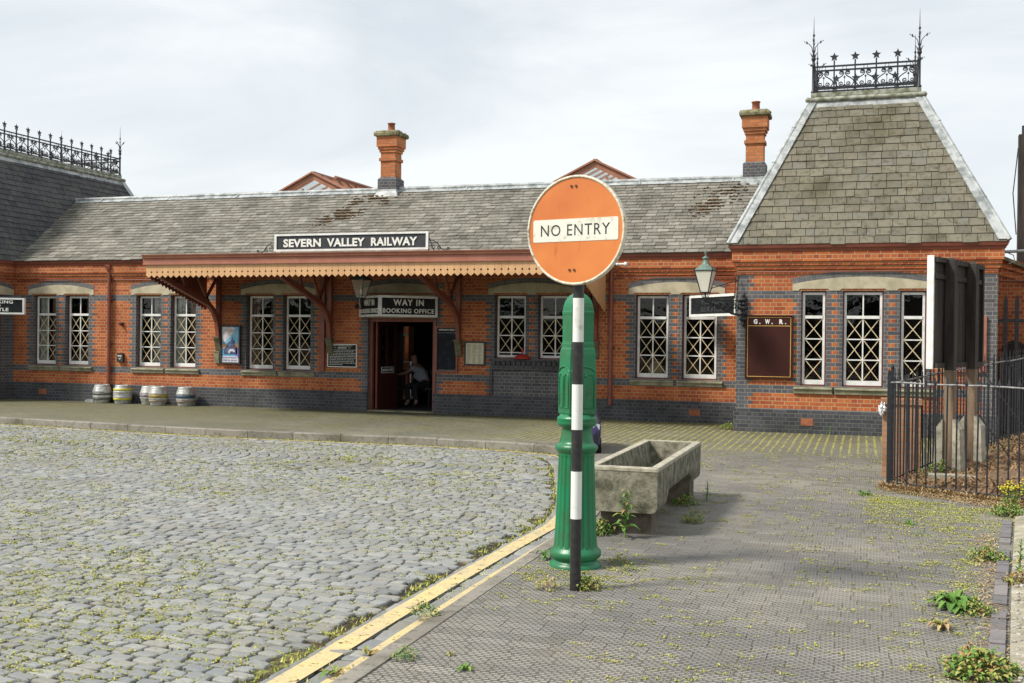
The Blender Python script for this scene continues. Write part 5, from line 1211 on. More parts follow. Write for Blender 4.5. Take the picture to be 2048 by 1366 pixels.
# ---- fences
def spear(h, r=.0105):
    g = MB(); g.tube([(0, 0, 0), (0, 0, h - .1)], r, 6)
    g.add([(-.022, 0, h - .07), (0, -.007, h - .07), (.022, 0, h - .07), (0, .007, h - .07), (0, 0, h), (0, 0, h - .12), ], [(0, 1, 4), (1, 2, 4), (2, 3, 4), (3, 0, 4), (1, 0, 5), (2, 1, 5), (3, 2, 5), (0, 3, 5)])
    return g
def railing(name, label, pts, gz, n, h, railz, braces, postr=.017):
    t = empty(name, (pts[0][0], pts[0][1], 0), label, 'fence'); P = [Vector((*p, 0)) for p in pts]; L_ = [0]
    for a, b_ in zip(P, P[1:]): L_.append(L_[-1] + (b_ - a).length)
    def at(s):
        s = max(0, min(L_[-1] - 1e-6, s))
        for i in range(len(P) - 1):
            if s <= L_[i + 1]: return P[i].lerp(P[i + 1], (s - L_[i]) / (L_[i + 1] - L_[i])), (P[i + 1] - P[i]).normalized()
    first = None; ang0 = math.atan2((P[1] - P[0]).y, (P[1] - P[0]).x)
    for k in range(n):
        p, d = at(L_[-1] * k / (n - 1)); z = gz(p)
        if first is None:
            g = spear(h); g.v = [(x + WO[t.name].x, y + WO[t.name].y, zz) for x, y, zz in g.v]; first = obj('bar', g, 'iron', t); o = first
        else: o = first.copy(); C.objects.link(o); o.parent = t
        o.location = (p.x - t.location.x, p.y - t.location.y, z - .03 + random.uniform(-.008, .008)); o.rotation_euler = (random.uniform(-.014, .014), random.uniform(-.014, .014), math.atan2(d.y, d.x))
    g = MB(); m_ = 40
    g.tube([at(L_[-1] * k / m_)[0] + Z_ * (gz(at(L_[-1] * k / m_)[0]) + railz + random.uniform(-.006, .006)) for k in range(m_ + 1)], .012, 6); obj('rail', g, 'railgrey', t)
    g = MB(); g.tube([at(L_[-1] * k / m_)[0] + Z_ * (gz(at(L_[-1] * k / m_)[0]) + .07) for k in range(m_ + 1)], .01, 6); obj('bottom_rail', g, 'iron', t)
    for s, off in braces:
        p, d = at(s); nn = Vector((d.y, -d.x, 0)) * off; g = MB(); g.bar(p + Z_ * (gz(p) + railz), p + nn + d * .25 + Z_ * (gz(p) + .02), .035, .015); obj('brace', g, 'iron', t)
    g = MB(); p = P[0]; g.bar(p + Z_ * (gz(p) - .02), p + Z_ * (gz(p) + h * .98), .04); g.lathe([(.01, 0), (.025, .02), (.002, .08)], p + Z_ * (gz(p) + h * .97), 6); obj('post', g, 'iron', t)
    return t
M['railgrey'] = plain('worn_grey_rail', (.26, .26, .25), .5, (.08, .08, .09), 20, bmp=.2)
def mz(p):
    d = (p.x - .32) * .45 + (p.y - 13.0) * .05
    return max(0, min(.28, d * .22))
railing('front_railing', 'black spear topped iron railing with pale top rail, nearest the viewer', [(.32, 13.45), (1.0, 13.04), (1.7, 12.6), (3.2, 11.7), (5.0, 10.7)], lambda p: 0.0, 47, 1.37, 1.245, ())
railing('rear_railing', 'black iron railing of close thin bars running back from the corner post', [(.36, 13.6), (.86, 15.0), (1.2, 15.9), (2.43, 18.5), (3.6, 20.9)], mz, 74, 1.42, 1.22, ((2.2, .8), (3.4, .8), (4.6, .8), (5.8, .8)))
# enclosed ground
g = MB(); nx = 26; ny = 30; vs = []; fs = []
for j in range(ny + 1):
    y = 11.0 + (21.2 - 11.0) * j / ny
    xf = .32 + (13.45 - y) * 1.63 if y < 13.45 else .32 + (y - 13.45) * .43
    for i in range(nx + 1):
        x = xf - .03 + (6.5 - xf) * (i / nx) ** 1.3; z = mz(Vector((x, y, 0))) + .05 * nv(x, y, 1.5) + .02 * nv(x, y, 6); edge = min(1, i / 3); vs.append((x, y, .012 + max(0, z) * edge + .03 * edge))
for j in range(ny):
    for i in range(nx): a = j * (nx + 1) + i; fs.append((a, a + 1, a + nx + 2, a + nx + 1))
g.add(vs, fs, 0, True); obj('bare_earth', g, 'soil', kind='structure')
g = MB()
def blade(g, p, s, flat_=.3, wd=.05, mi=0):
    a = random.uniform(0, 6.28); e = random.uniform(-.1, 1) * flat_; d = Vector((math.cos(a), math.sin(a), e)).normalized() * s; n = Vector((-d.y, d.x, 0)).normalized() * s * wd; m_ = p + d * .5 + Z_ * s * .08
    g.add([p - n, p + n, m_ + n, m_ - n, p + d], [(0, 1, 2, 3), (3, 2, 4)], mi)
for _ in range(9000):
    y = random.uniform(11.8, 18.5); xf = .32 + (13.45 - y) * 1.63 if y < 13.45 else .32 + (y - 13.45) * .43
    x = xf + abs(random.gauss(0, 1.1)); blade(g, Vector((x, y, .05 + mz(Vector((x, y, 0))))), random.uniform(.04, .15), .5, .06)
obj('garden_mulch', g, 'mulch', kind='stuff', label='brown mulch and clippings covering the earth behind the railing', category='mulch')
g = MB()
for _ in range(8000):
    s = random.random(); x = .25 + s * 2.0; y0 = 13.5 - s * 1.25; off = abs(random.gauss(0, .16 + .22 * s)) + random.uniform(-.12, .02)
    blade(g, Vector((x, y0 - off, .004)), random.uniform(.04, .13) * (1.2 - min(off, .6)), .9 if off < .15 else .35, .045)
for _ in range(1600):
    y = random.uniform(4.8, 12.2); x = .088 * y + .16 + random.gauss(0, .05) + (.35 if y > 10.5 else 0); blade(g, Vector((x, y, .005)), random.uniform(.02, .07), .3, .07)
obj('dry_grass', g, 'straw', kind='stuff', label='dry straw coloured grass along the foot of the railing and pavement edge', category='grass')
# right edge: kerb blocks and slab
def eb(y): return .62 + (y - 5.9) * .118 + .0036 * max(0, y - 5.9) ** 1.6
g = MB(); y = 3.0
while y < 11.8:
    l = random.uniform(.2, .34); x = eb(y); x2 = eb(y + l)
    if random.random() < .85:
        q = [(x, y + .01), (x + .085, y + .01), (x2 + .085, y + l - .01), (x2, y + l - .01)]; zt = .02 + random.uniform(-.006, .006)
        g.add([(a, b_, -.02) for a, b_ in q] + [(a, b_, zt) for a, b_ in q], [(4, 5, 6, 7), (0, 1, 5, 4), (1, 2, 6, 5), (2, 3, 7, 6), (3, 0, 4, 7)])
    y += l
obj('edging_blocks', g, island('edging', [(.2, .185, .19), (.15, .14, .145), (.24, .22, .22)], .85), kind='structure')
g = MB(); vs = []; fs = []; n_ = 40; m_ = 14
for j in range(n_ + 1):
    y = 2 + 10.2 * j / n_
    for i in range(m_ + 1): x = eb(y) + .11 + 5 * (i / m_) ** 2; vs.append((x, y, .014 + .012 * nv(x, y, 3) + .008 * nv(x, y, 11) + .03 * min(1, i / 4)))
for j in range(n_):
    for i in range(m_): a = j * (m_ + 1) + i; fs.append((a, a + 1, a + m_ + 2, a + m_ + 1))
g.add(vs, fs, 0, True); obj('concrete_verge', g, 'slab', kind='structure')
g = MB()
for _ in range(1500):
    y = random.uniform(4, 9.5); x = eb(y) + .13 + abs(random.gauss(0, .35)); s_ = random.uniform(.006, .02); g.lathe([(s_ * .6, 0), (s_, s_ * .4), (s_ * .5, s_ * .8)], (x, y, .02), 5)
obj('loose_gravel', g, island('gravel', [(.4, .36, .3), (.3, .27, .22), (.5, .47, .42), (.22, .2, .17)], .9, bmp=0), kind='stuff', label='loose gravel strewn on the concrete verge', category='gravel')
# ---- timber notice board seen from behind
t = empty('timber_notice_board', (1.2, 14.6, 0), 'large black notice board on two timber posts seen from behind over the railing', 'notice board')
a = Vector((.80, 14.0, 0)); b_ = Vector((1.50, 15.75, 0)); ux = (b_ - a).normalized(); l = (b_ - a).length; n = Vector((ux.y, -ux.x, 0))    # n towards +x (the back)
lean = -.035
def tb(g, s0, s1, z0, z1, o0, o1, mi=0):
    g.prism([(s0, z0), (s1, z0), (s1, z1), (s0, z1)], a + n * o0, ux, Z_, n * (o1 - o0), mi)
g = MB(); tb(g, 0.02, l, 1.42, 2.75, 0, .03); tb(g, .02, l, 2.7, 2.76, .03, .075); tb(g, .02, l, 1.41, 1.47, .03, .075); tb(g, l - .05, l, 1.47, 2.7, .03, .07); tb(g, .02, l, 2.5, 2.56, .031, .055)
obj('board_back', g, 'wood', t)
g = MB(); tb(g, -.01, .02, 1.4, 2.78, -.05, .03); obj('board_edge', g, 'white', t)
for s in (.4, 1.25):
    c_ = a + ux * s + n * .11; g = MB(); g.bar(c_ + Z_ * .02, c_ + Z_ * 1.38, .11, .11, 0, tuple(ux)); g.bar(c_ + Z_ * 1.38, c_ + Z_ * 2.74, .11, .11, 1, tuple(ux)); g.rings(c_.x - .05, c_.x + .05, c_.y - .05, c_.y + .05, [(0, 2.74), (-.03, 2.77)], 1)
    p_ = obj('board_post', g, ['woodlight', 'wood'], t)
    for off in (-1, 1):
        g = MB()
        g.prism([(off * .06, .0), (off * .17, .0), (off * .145, .66), (off * .06, .78)], c_ - ux * .09, n, Z_, ux * .18); obj('concrete_spur', g, 'rimcon', p_)
g = MB(); g.box(.78, 1.5, 13.62, 13.84, 0, .16); g.box(1.1, 1.3, 13.5, 13.62, 0, .12); tag(obj('concrete_block', g, 'slab'), 'low broken concrete block at the foot of the timber board', 'block')
# ---- brick pier and bag
g = MB(); g.box(.27, .72, 14.45, 14.75, 0, .93); g.rings(.27, .72, 14.45, 14.75, [(.0, .931), (.02, .932), (.02, 1.0), (0, 1.0)]); M['pale'] = brick('pale_brick', (.42, .24, .14), (.34, .17, .09), (.26, .22, .17), (.7, .6, .6)); tag(obj('brick_pier', g, 'pale'), 'short orange brick pier behind the railing corner', 'pier')
g = MB(); vs = []; fs = []; q1, q2 = 20, 12
for j in range(q2 + 1):
    for i in range(q1):
        th_, ph_ = 2 * math.pi * i / q1, math.pi * j / q2; d = Vector((math.sin(ph_) * math.cos(th_), math.sin(ph_) * math.sin(th_), -math.cos(ph_)))
        from mathutils import noise as mn
        rr_ = .055 * (1 + .7 * mn.noise(d * 2.2) + .35 * mn.noise(d * 6)); vs.append((.262 + d.x * rr_ * .8, 14.41 + d.y * rr_ * .7, .87 + d.z * rr_ * 1.25))
for j in range(q2):
    for i in range(q1): fs.append((j * q1 + i, j * q1 + (i + 1) % q1, (j + 1) * q1 + (i + 1) % q1, (j + 1) * q1 + i))
g.add(vs, fs); tag(obj('plastic_bag', g, 'bag'), 'crumpled white plastic bag hanging on the brick pier', 'bag')
# ---- no entry sign
SX, SY = -1.845, 7.16
t = empty('no_entry_sign', (SX, SY, 0), 'orange NO ENTRY disc on a black and white banded pole', 'road sign')
g = MB(); bd = [(0, .49, 0), (.49, .815, 1), (.815, 1.10, 0), (1.10, 1.41, 1), (1.41, 1.70, 0), (1.70, 2.0, 1), (2.0, 2.78, 0)]
for z0, z1, mi in bd: g.tube([(SX, SY, z0), (SX, SY, z1)], .038, 20, mi, False)
g.tube([(SX, SY, 2.77), (SX, SY, 2.785)], .038, 20, 0); 
M['polblack'] = plain('pole_black', (.014, .015, .016), .42, (.03, .03, .03), 25, bmp=.15); M['polwhite'] = plain('pole_white', (.7, .71, .68), .45, (.5, .5, .42), 12, .55, .72, .1)
obj('pole', g, ['polblack', 'polwhite'], t)
n = Vector((-.23, -.973, 0)).normalized(); ux = Vector((-n.y, n.x, 0)); ux = ux if ux.x > 0 else -ux; dc = Vector((SX, SY, 2.46)) + n * .06; rd = .372
def disc(r, o0, o1, mat_, nm, seg=64):
    g = MB(); g.prism([(r * math.cos(2 * math.pi * k / seg), r * math.sin(2 * math.pi * k / seg)) for k in range(seg)], dc + n * o0, ux, Z_, n * (o1 - o0)); return obj(nm, g, mat_, t)
dk = disc(rd - .008, -.008, .004, 'orange_enamel', 'disc')
g = MB(); seg = 64; vs = []; fs = []; pr = [(rd - .016, .003), (rd - .013, .010), (rd, .010), (rd + .004, .0), (rd + .002, -.03), (rd - .008, -.03), (rd - .012, -.002)]
for k in range(seg):
    an = 2 * math.pi * k / seg
    for r, o in pr: vs.append(dc + (ux * math.cos(an) + Z_ * math.sin(an)) * r + n * o)
m_ = len(pr)
for k in range(seg):
    for j in range(m_): fs.append((k * m_ + j, k * m_ + (j + 1) % m_, ((k + 1) % seg) * m_ + (j + 1) % m_, ((k + 1) % seg) * m_ + j))
g.add(vs, fs, 0, True); obj('rim', g, 'rim', t)
def rrect(w_, h, r):
    P = []
    for cx, cy, a0 in ((w_ - r, h - r, 0), (r - w_, h - r, 90), (r - w_, r - h, 180), (w_ - r, r - h, 270)):
        P += [(cx + r * math.cos(R(a0 + q * 30)), cy + r * math.sin(R(a0 + q * 30))) for q in range(4)]
    return P
g = MB(); g.prism(rrect(.326, .077, .012), dc + n * .0045 + Z_ * .002, ux, Z_, n * .002); obj('bar', g, 'oldwhite', t)
g = MB(); put_text(g, 'NO ENTRY', dc - ux * .265 + Z_ * (-.036) + n * .0068, ux, Z_, .53, .078, .0, 0, 1.12, .0008); obj('lettering', g, 'black', t)
g = MB()
for x, z in ((-.005, .30), (-.04, .30), (-.012, -.27), (-.048, -.27)): g.prism([(.009 * math.cos(k), .009 * math.sin(k)) for k in range(6)], dc + ux * (x + .01) + Z_ * z + n * .004, ux, Z_, n * .008)
obj('bolt', g, plain('rusty_bolt', (.1, .05, .025), .7), t)
g = MB()
for z in (2.2, 2.75): g.box(SX - .055, SX + .055, SY - .05, SY + .045, z - .02, z + .02)
obj('bracket', g, 'iron', t)
# ---- green cast iron post
GX, GY = -2.045, 7.93
t = empty('green_iron_post', (GX, GY, 0), 'green cast iron post with fluted foot and round topped square shaft', 'post')
fl = lambda a, z: 1 - (.055 * max(0, math.cos(a * 20)) if .155 < z < .84 else 0)
g = MB(); g.lathe([(.195, 0), (.195, .025), (.175, .035), (.165, .05), (.168, .06), (.19, .075), (.197, .1), (.19, .125), (.172, .14), (.168, .15)], (GX, GY, 0), 48); obj('foot', g, 'green', t)
g = MB(); g.lathe([(.166, .15), (.166, .16), (.162, .175), (.147, .5), (.136, .82), (.137, .835), (.138, .845), (.14, .86)], (GX, GY, 0), 160, 0, fl); obj('fluted_shaft', g, 'green', t)
g = MB(); g.lathe([(.14, .86), (.15, .87), (.162, .89), (.162, .91), (.147, .925), (.13, .935), (.128, .95), (.118, .99), (.112, 1.03), (.113, 1.05), (.135, 1.06), (.15, 1.075), (.153, 1.09), (.148, 1.105), (.152, 1.11), (.15, 1.125), (.13, 1.14), (.12, 1.15)], (GX, GY, 0), 48); obj('collar', g, 'green', t)
TH = R(38)
def local_box(parts, name, mat_='green', bevel=0):
    g = MB()
    for f in parts: f(g)
    rotmesh(g, (GX, GY), TH); return obj(name, g, mat_, t)
hb, hu = .105, .089
def body(g):
    g.rings(GX - hb, GX + hb, GY - hb, GY + hb, [(-.02, 1.12), (.0, 1.15), (.004, 1.16), (.004, 1.46), (-.0, 1.5), (-.002, 1.6), (-.006, 1.64), (-.014, 1.66), (-.016, 1.665)])
local_box([body], 'square_shaft')
def panels(g):
    for k in range(4):
        a = k * math.pi / 2; u1 = Vector((math.cos(a), math.sin(a), 0)); nn = Vector((math.sin(a), -math.cos(a), 0)); o = Vector((GX, GY, 0)) + nn * (hb + .004)
        for s_, wd in ((-.05, .038), (.05, .038)):
            pts = [(s_ - wd, 1.2), (s_ - wd, 1.42)] + [(s_ - wd * math.cos(q), 1.42 + wd * math.sin(q)) for q in (.5, 1.05, 1.57, 2.1, 2.6)] + [(s_ + wd, 1.42), (s_ + wd, 1.2), (s_ - wd, 1.2)]
            g.tube([o + u1 * x + Z_ * z for x, z in pts], .007, 6)
            g.tube([o + u1 * (s_ - wd) + Z_ * 1.31, o + u1 * (s_ + wd) + Z_ * 1.31], .004, 5)
        pts = [(-.1, 1.47), (-.07, 1.5), (0, 1.515), (.07, 1.5), (.1, 1.47)]; g.tube([o + u1 * x + Z_ * z for x, z in pts], .006, 6)
local_box([panels], 'raised_panels')
g = MB(); nn_ = 16; vs = []; fs = []
def hz(v): v = min(1, abs(v)); return 1.93 + .14 * math.sqrt(max(0, 1 - v ** 2.4))
for j in range(nn_ + 1):
    for i in range(nn_ + 1):
        u1 = -math.cos(math.pi * i / nn_); v1 = -math.cos(math.pi * j / nn_); vs.append((GX + u1 * hu, GY + v1 * hu, min(hz(u1), hz(v1))))
for j in range(nn_):
    for i in range(nn_): a_ = j * (nn_ + 1) + i; fs.append((a_, a_ + 1, a_ + nn_ + 2, a_ + nn_ + 1))
g.add(vs, fs, 0, False); g.rings(GX - hu, GX + hu, GY - hu, GY + hu, [(.004, 1.655), (.004, 1.68), (0, 1.7), (0, 1.90), (.003, 1.905), (.003, 1.925), (0, 1.932)], 0, False)
rotmesh(g, (GX, GY), TH); obj('rounded_top', g, 'green', t)
# ---- concrete trough
t = empty('stone_trough', (-1.97, 10.6, 0), 'long concrete cattle trough on two blocks behind the green post', 'trough')
x0, x1, y0, y1, zt, zb = -2.29, -1.665, 9.28, 11.92, .6, .205
g = MB(); w2 = .06
def pr_(y, inner): return
prof = [(x0, zt - .03), (x0 + .004, zb + .07), (x0 + .03, zb + .02), (x0 + .08, zb), (x1 - .05, zb), (x1 - .02, zb + .015), (x1 - .004, zb + .05), (x1, zt - .03)]
ys = [y0, y0 + .006, y0 + .5, y0 + .62, y1 - .62, y1 - .5, y1 - .006, y1]; zr = [0, 0, 0, .11, .11, 0, 0, 0]; vs = []; fs = []
for yk, dz in zip(ys, zr):
    for (xa, za) in prof: vs.append((xa, yk, za + (dz if za < .4 else 0)))
n1 = len(prof)
for i in range(len(ys) - 1):
    for j in range(n1 - 1): fs.append((i * n1 + j, i * n1 + j + 1, (i + 1) * n1 + j + 1, (i + 1) * n1 + j))
fs += [tuple(range(n1))[::-1], tuple(len(vs) - n1 + k for k in range(n1))]
g.add(vs, fs); 
ix0, ix1, iy0, iy1 = x0 + .07, x1 - .07, y0 + .09, y1 - .1
g.add([(ix0, iy0, zt - .01), (ix1, iy0, zt - .01), (ix1, iy1, zt - .01), (ix0, iy1, zt - .01), (ix0 + .04, iy0 + .05, zb + .14), (ix1 - .04, iy0 + .05, zb + .14), (ix1 - .04, iy1 - .03, zb + .14), (ix0 + .04, iy1 - .03, zb + .14)], [(0, 4, 5, 1), (1, 5, 6, 2), (2, 6, 7, 3), (3, 7, 4, 0), (4, 7, 6, 5)])
obj('basin', g, 'concrete', t)
g = MB()
o4 = [(x0 - .004, y0 - .004), (x1 + .004, y0 - .004), (x1 + .004, y1 + .004), (x0 - .004, y1 + .004)]; i4 = [(ix0, iy0), (ix1, iy0), (ix1, iy1), (ix0, iy1)]
vs = [(a_, b_, zt - .032) for a_, b_ in o4] + [(a_, b_, zt - .008) for a_, b_ in o4] + [(a_ + (.006 if a_ < -2 else -.006), b_ + (.006 if b_ < 10 else -.006), zt) for a_, b_ in o4] + [(a_, b_, zt) for a_, b_ in i4] + [(a_, b_, zt - .012) for a_, b_ in i4]
fs = []
for lv in range(4):
    for k in range(4): fs.append((lv * 4 + k, lv * 4 + (k + 1) % 4, lv * 4 + 4 + (k + 1) % 4, lv * 4 + 4 + k))
g.add(vs, fs); obj('rim', g, 'rimcon', t)
for ya, yb, xa, xb in ((9.42, 9.72, -2.2, -1.74), (11.35, 11.65, -2.15, -1.7)):
    g = MB(); g.rings(xa, xb, ya, yb, [(.01, 0), (0, .02), (0, zb + .0 if ya < 10 else zb + .1), ]); obj('support_block', g, plain('brown_block', (.15, .125, .095), .95, (.08, .068, .05), 8, bmp=.7), t)
# ---- small purple car nose
t = empty('purple_car', (-3.83, 15.4, 0), 'small dark purple car nose mostly hidden behind the green post', 'car')
cx, cw = -3.84, .31
def ring_car(y, w_, z0, z1, b):   # rounded section
    return [(cx - w_, y, z0 + b), (cx - w_ + b * .4, y, z0), (cx + w_ - b * .4, y, z0), (cx + w_, y, z0 + b), (cx + w_, y, z1 - b * 1.4), (cx + w_ - b, y, z1), (cx - w_ + b, y, z1), (cx - w_, y, z1 - b * 1.4)]
secs = [(14.86, .2, .14, .3, .04), (14.88, .25, .1, .38, .05), (14.93, .29, .09, .42, .06), (15.02, .31, .08, .5, .07), (15.3, .32, .08, .56, .08), (15.5, .3, .08, .62, .09), (15.72, .27, .08, .78, .08), (16.1, .26, .08, .8, .08), (16.35, .29, .1, .55, .08), (16.45, .25, .14, .45, .06)]
g = MB(); vs = []; fs = []
for s in secs: vs += ring_car(*s)
for i in range(len(secs) - 1):
    for k in range(8): fs.append((i * 8 + k, i * 8 + (k + 1) % 8, i * 8 + 8 + (k + 1) % 8, i * 8 + 8 + k))
fs += [tuple(range(8))[::-1], tuple(len(vs) - 8 + k for k in range(8))]
g.add(vs, fs, 0, True); obj('body', g, 'purple', t)
for s in (-1, 1):
    g = MB(); q = [(s * .15, 14.885, .40), (s * .285, 14.95, .35), (s * .3, 15.0, .43), (s * .2, 14.945, .46)]
    g.add([(cx + a_, b_ - .012, z) for a_, b_, z in q] + [(cx + a_, b_ + .06, z) for a_, b_, z in q], [(0, 1, 2, 3), (0, 4, 5, 1), (1, 5, 6, 2), (2, 6, 7, 3), (3, 7, 4, 0)]); obj('headlight', g, 'chrome', t)
    for yy in (15.1, 16.15):
        g = MB(); g.tube([(cx + s * .24, yy, .11), (cx + s * .325, yy, .11)], .11, 18); w_ = obj('wheel', g, 'rubber', t)
        g = MB(); g.tube([(cx + s * .32, yy, .11), (cx + s * .33, yy, .11)], .065, 12); obj('rim', g, 'chrome', w_)
g = MB()
for s in (-1, 1): g.prism([(s * .12, .17), (s * .25, .19), (s * .26, .3), (s * .13, .29)], (cx, 14.862, 0), X_, Z_, (0, .05, 0))
for z in (.2, .24): g.box(cx - .1, cx + .1, 14.85, 14.87, z, z + .015)
obj('grille', g, 'rubber', t)
g = MB(); g.add([(cx - .23, 15.52, .615), (cx + .23, 15.52, .615), (cx + .2, 15.71, .76), (cx - .2, 15.71, .76)], [(0, 1, 2, 3)]); g.v = [(a_, b_ - .012, c_ + .012) for a_, b_, c_ in g.v]; obj('windscreen', g, 'board', t)
for o_ in list(t.children_recursive):
    co_, si_ = math.cos(.245), math.sin(.245); tw = t.location
    for v_ in o_.data.vertices:
        X1_, Y1_ = (v_.co.x + tw.x + 3.84) * .86, (v_.co.y + tw.y - 14.88); z1_ = v_.co.z if v_.co.z < .45 else .45 + (v_.co.z - .45) * .62
        v_.co = (X1_ * co_ - Y1_ * si_ - 3.93 - tw.x, X1_ * si_ + Y1_ * co_ + 15.6 - tw.y, z1_)
# ---- weeds
def strap_leaf(g, p, a, l, rise, wd, mi=0, droop=.5):
    dx, dy = math.cos(a), math.sin(a); n = Vector((-dy, dx, 0)); pts = []
    for k, (s, wv_) in enumerate(((0, .35), (.3, .9), (.6, 1.0), (.85, .6), (1, 0))):
        z = rise * l * (s * 1.6 - s * s * (1 + droop)); q = p + Vector((dx, dy, 0)) * l * s * math.sqrt(max(.05, 1 - rise * .5)) + Z_ * z; pts.append((q, wv_ * wd * l / 2))
    vs = []
    for q, wv_ in pts: vs += [q - n * wv_ + Z_ * wv_ * .35, q, q + n * wv_ + Z_ * wv_ * .35]
    fs = []
    for k in range(4): fs += [(k * 3, k * 3 + 1, k * 3 + 4, k * 3 + 3), (k * 3 + 1, k * 3 + 2, k * 3 + 5, k * 3 + 4)]
    g.add(vs, fs, mi)
def weed(label, x, y, kind, s, n, z=0, mats=('leaf', 'leaf2'), group=None):
    g = MB(); p = Vector((x, y, z))
    if kind == 'rosette':
        for k in range(n): strap_leaf(g, p + Vector((random.gauss(0, s * .08), random.gauss(0, s * .08), 0)), k * 2.4 + random.uniform(-.3, .3), s * random.uniform(.5, 1.1), random.uniform(.3, 1.1), random.uniform(.18, .3), 0 if random.random() < .85 else 1)
    elif kind == 'bush':
        for k in range(int(n * 1.8)):
            a = random.uniform(0, 6.28); r = s * .75 * random.random() ** .7; q = p + Vector((r * math.cos(a), r * math.sin(a), s * random.uniform(0, .7) * (1 - r / s)))
            strap_leaf(g, q, random.uniform(0, 6.28), min(.06, s * random.uniform(.12, .3)), random.uniform(.2, 1.2), random.uniform(.3, .5), 0 if random.random() < .6 else 1)
    elif kind == 'tall':
        top = p + Vector((s * .05, -.01, s)); g.tube([p, p + Vector((.01, 0, s * .5)), top], [.008, .006, .003], 5)
        for k in range(n):
            f_ = k / n; q = p.lerp(top, .12 + .86 * f_); strap_leaf(g, q, k * 2.4, s * (.36 - .2 * f_) * random.uniform(.8, 1.2), random.uniform(.1, 1.0), .24, 0 if random.random() < .8 else 1)
    if kind == 'flower':
        for k in range(n):
            a = random.uniform(0, 6.28); top = p + Vector((math.cos(a) * s * .5 * random.random(), math.sin(a) * s * .4 * random.random(), s * random.uniform(.4, 1))); b0 = p + Vector((random.gauss(0, s * .1), random.gauss(0, s * .1), 0)); g.tube([b0, top], .003, 4)
            for j in range(6): strap_leaf(g, b0.lerp(top, random.random()), random.uniform(0, 6.28), s * .15, .5, .3, random.randint(0, 1))
            for j in range(5): g.lathe([(.003, 0), (.013, .006), (.003, .014)], top + Vector((random.gauss(0, .022), random.gauss(0, .022), random.gauss(0, .012))), 6, 2)
    o = obj('weed', g, [mats[0], mats[1], 'flower']); tag(o, label, 'weed', group); return o
weed('bushy dark green weed growing on the yellow line', -2.56, 6.2, 'bush', .13, 90)
weed('small pale two bladed weed at the kerb foot', -2.55, 5.38, 'rosette', .13, 7, -.03, ('leaf2', 'leaf'))
weed('second pale weed at the kerb foot nearest the photo bottom', -2.56, 5.02, 'rosette', .14, 8, -.03, ('leaf2', 'leaf'))
weed('low spreading weed on the pavement beside the kerb end', -2.3, 5.32, 'bush', .11, 60)
weed('small upright green weed on the paviors at the photo bottom', -1.93, 5.24, 'rosette', .08, 16)
weed('tiny weed on the paviors between kerb and bottom edge', -2.1, 5.45, 'rosette', .05, 9, 0, ('leaf2', 'leaf'))
weed('tall leafy thistle against the near end of the trough', -1.93, 9.18, 'tall', .42, 34)
weed('dense yellow green weeds around the foot of the sign pole', -1.8, 7.24, 'bush', .15, 150, 0, ('leaf2', 'leaf'))
weed('loose weeds left of the sign pole foot', -2.03, 7.12, 'bush', .13, 60, 0, ('leaf2', 'straw'))
weed('broad leaf weed at the left of the green post foot', -2.31, 8.05, 'rosette', .15, 7)
weed('tuft of yellowish weed right of the green post foot', -1.74, 8.12, 'bush', .12, 70, 0, ('leaf2', 'leaf'))
weed('small tuft right of the sign pole on the paviors', -1.62, 7.9, 'bush', .09, 50, 0, ('leaf2', 'leaf'))
weed('low green weeds under the left end of the trough', -2.18, 9.3, 'bush', .2, 160, 0, ('leaf', 'leaf2'))
weed('bushy green weed at the far right leg of the trough', -1.56, 11.66, 'tall', .2, 26)
weed('leafy clump under the far end of the trough', -1.72, 11.25, 'bush', .2, 110)
weed('flat weeds in the shade right of the trough', -1.5, 10.2, 'bush', .16, 90, 0, ('leaf2', 'leaf'))
weed('small green weed left of the railing corner', .05, 12.72, 'rosette', .12, 18)
weed('small green rosette in the middle of the right pavement', .45, 10.87, 'rosette', .09, 16)
weed('thin green weed just below the small rosette', .54, 10.3, 'bush', .09, 26)
weed('dense dark green dandelion clump near the right edging', .6, 7.55, 'rosette', .2, 60)
weed('yellow green creeping weed around the dandelion clump', .72, 7.45, 'bush', .16, 120, 0, ('leaf2', 'leaf'))
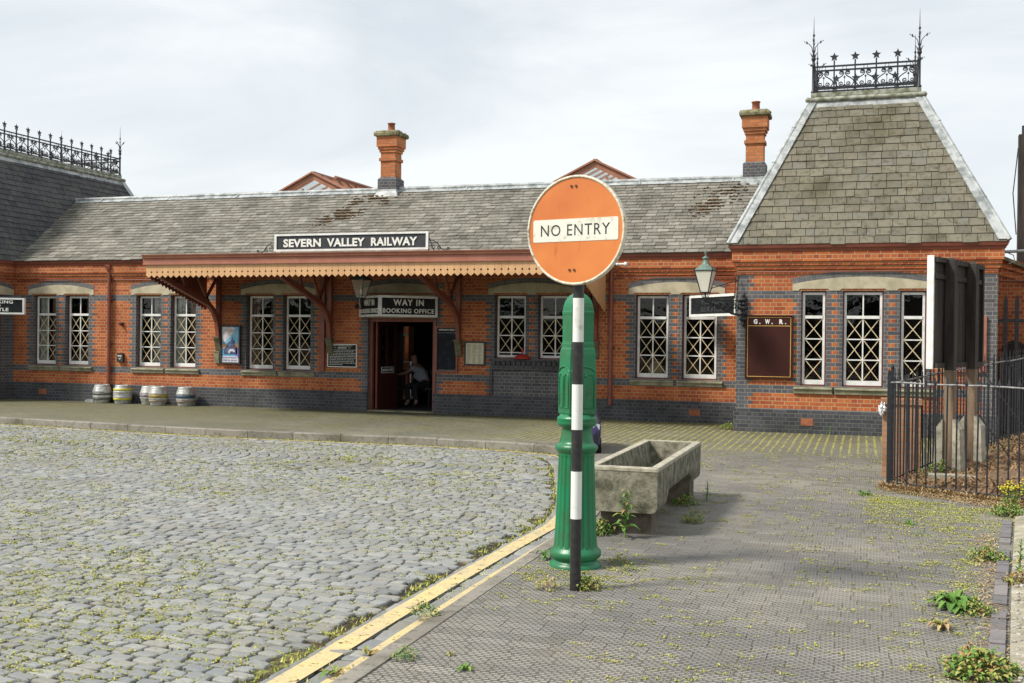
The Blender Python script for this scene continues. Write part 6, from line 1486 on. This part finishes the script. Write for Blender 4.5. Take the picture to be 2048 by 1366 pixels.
weed('tall green weed leaning over the edging blocks', 1.13, 8.75, 'tall', .28, 26, 0, ('leaf', 'leaf2'))
weed('pale bushy weed left of the tall edging weed', .98, 9.3, 'bush', .2, 150, 0, ('leaf2', 'leaf'))
weed('rust coloured low weed over the edging blocks', 1.1, 8.45, 'bush', .17, 130, 0, ('mulch', 'leaf2'))
weed('big yellow green weed at the lower right corner', .62, 6.05, 'bush', .25, 260, 0, ('leaf2', 'leaf'))
weed('reddish seeding weed behind the lower right weed', .6, 6.35, 'bush', .15, 80, 0, ('mulch', 'leaf2'))
weed('small dry tuft of weed above the lower right weed', .48, 6.98, 'rosette', .11, 22, 0, ('leaf2', 'straw'))
weed('yellow flowering ragwort at the foot of the front railing', 1.5, 12.15, 'flower', .36, 14)
weed('second yellow flowering ragwort nearer the right photo edge', 1.78, 12.2, 'flower', .34, 12)
weed('green leafy weed below the ragwort', 1.42, 11.8, 'bush', .24, 150)
weed('green weed at the foot of the right pavilion wall', -.53, 20.6, 'tall', .18, 20)
weed('green weed in the corner between wall and pavilion', -2.42, 21.0, 'bush', .22, 90)
weed('green plants inside the railing behind the corner post', .95, 14.2, 'bush', .35, 160, .05)
weed('small weed in the mulch by the rear railing', 2.0, 17.1, 'rosette', .22, 20, .15)
# ---- trees across the road behind the camera (mirrored in the window panes)
g = MB()
for _ in range(5200):
    x = random.uniform(-70, 50); hgt = 4 + 2.2 * nv(x, 0, .12) + 1.2 * nv(x, 3, .5); z = hgt * random.random() ** .7; y = -34 + random.gauss(0, 1.2); s_ = random.uniform(.4, .9)
    q = Vector((x, y, z)); d1 = Vector((random.gauss(0, 1), random.gauss(0, 1), random.gauss(0, 1))).normalized() * s_; d2 = Vector((random.gauss(0, 1), random.gauss(0, 1), random.gauss(0, 1))).normalized() * s_
    g.add([q - d1, q - d2, q + d1, q + d2], [(0, 1, 2, 3)])
obj('distant_trees', g, plain('far_foliage', (.05, .08, .03), .8, (.03, .05, .02), 1, bmp=0), kind='stuff', label='belt of dark trees across the road behind the viewer', category='trees')
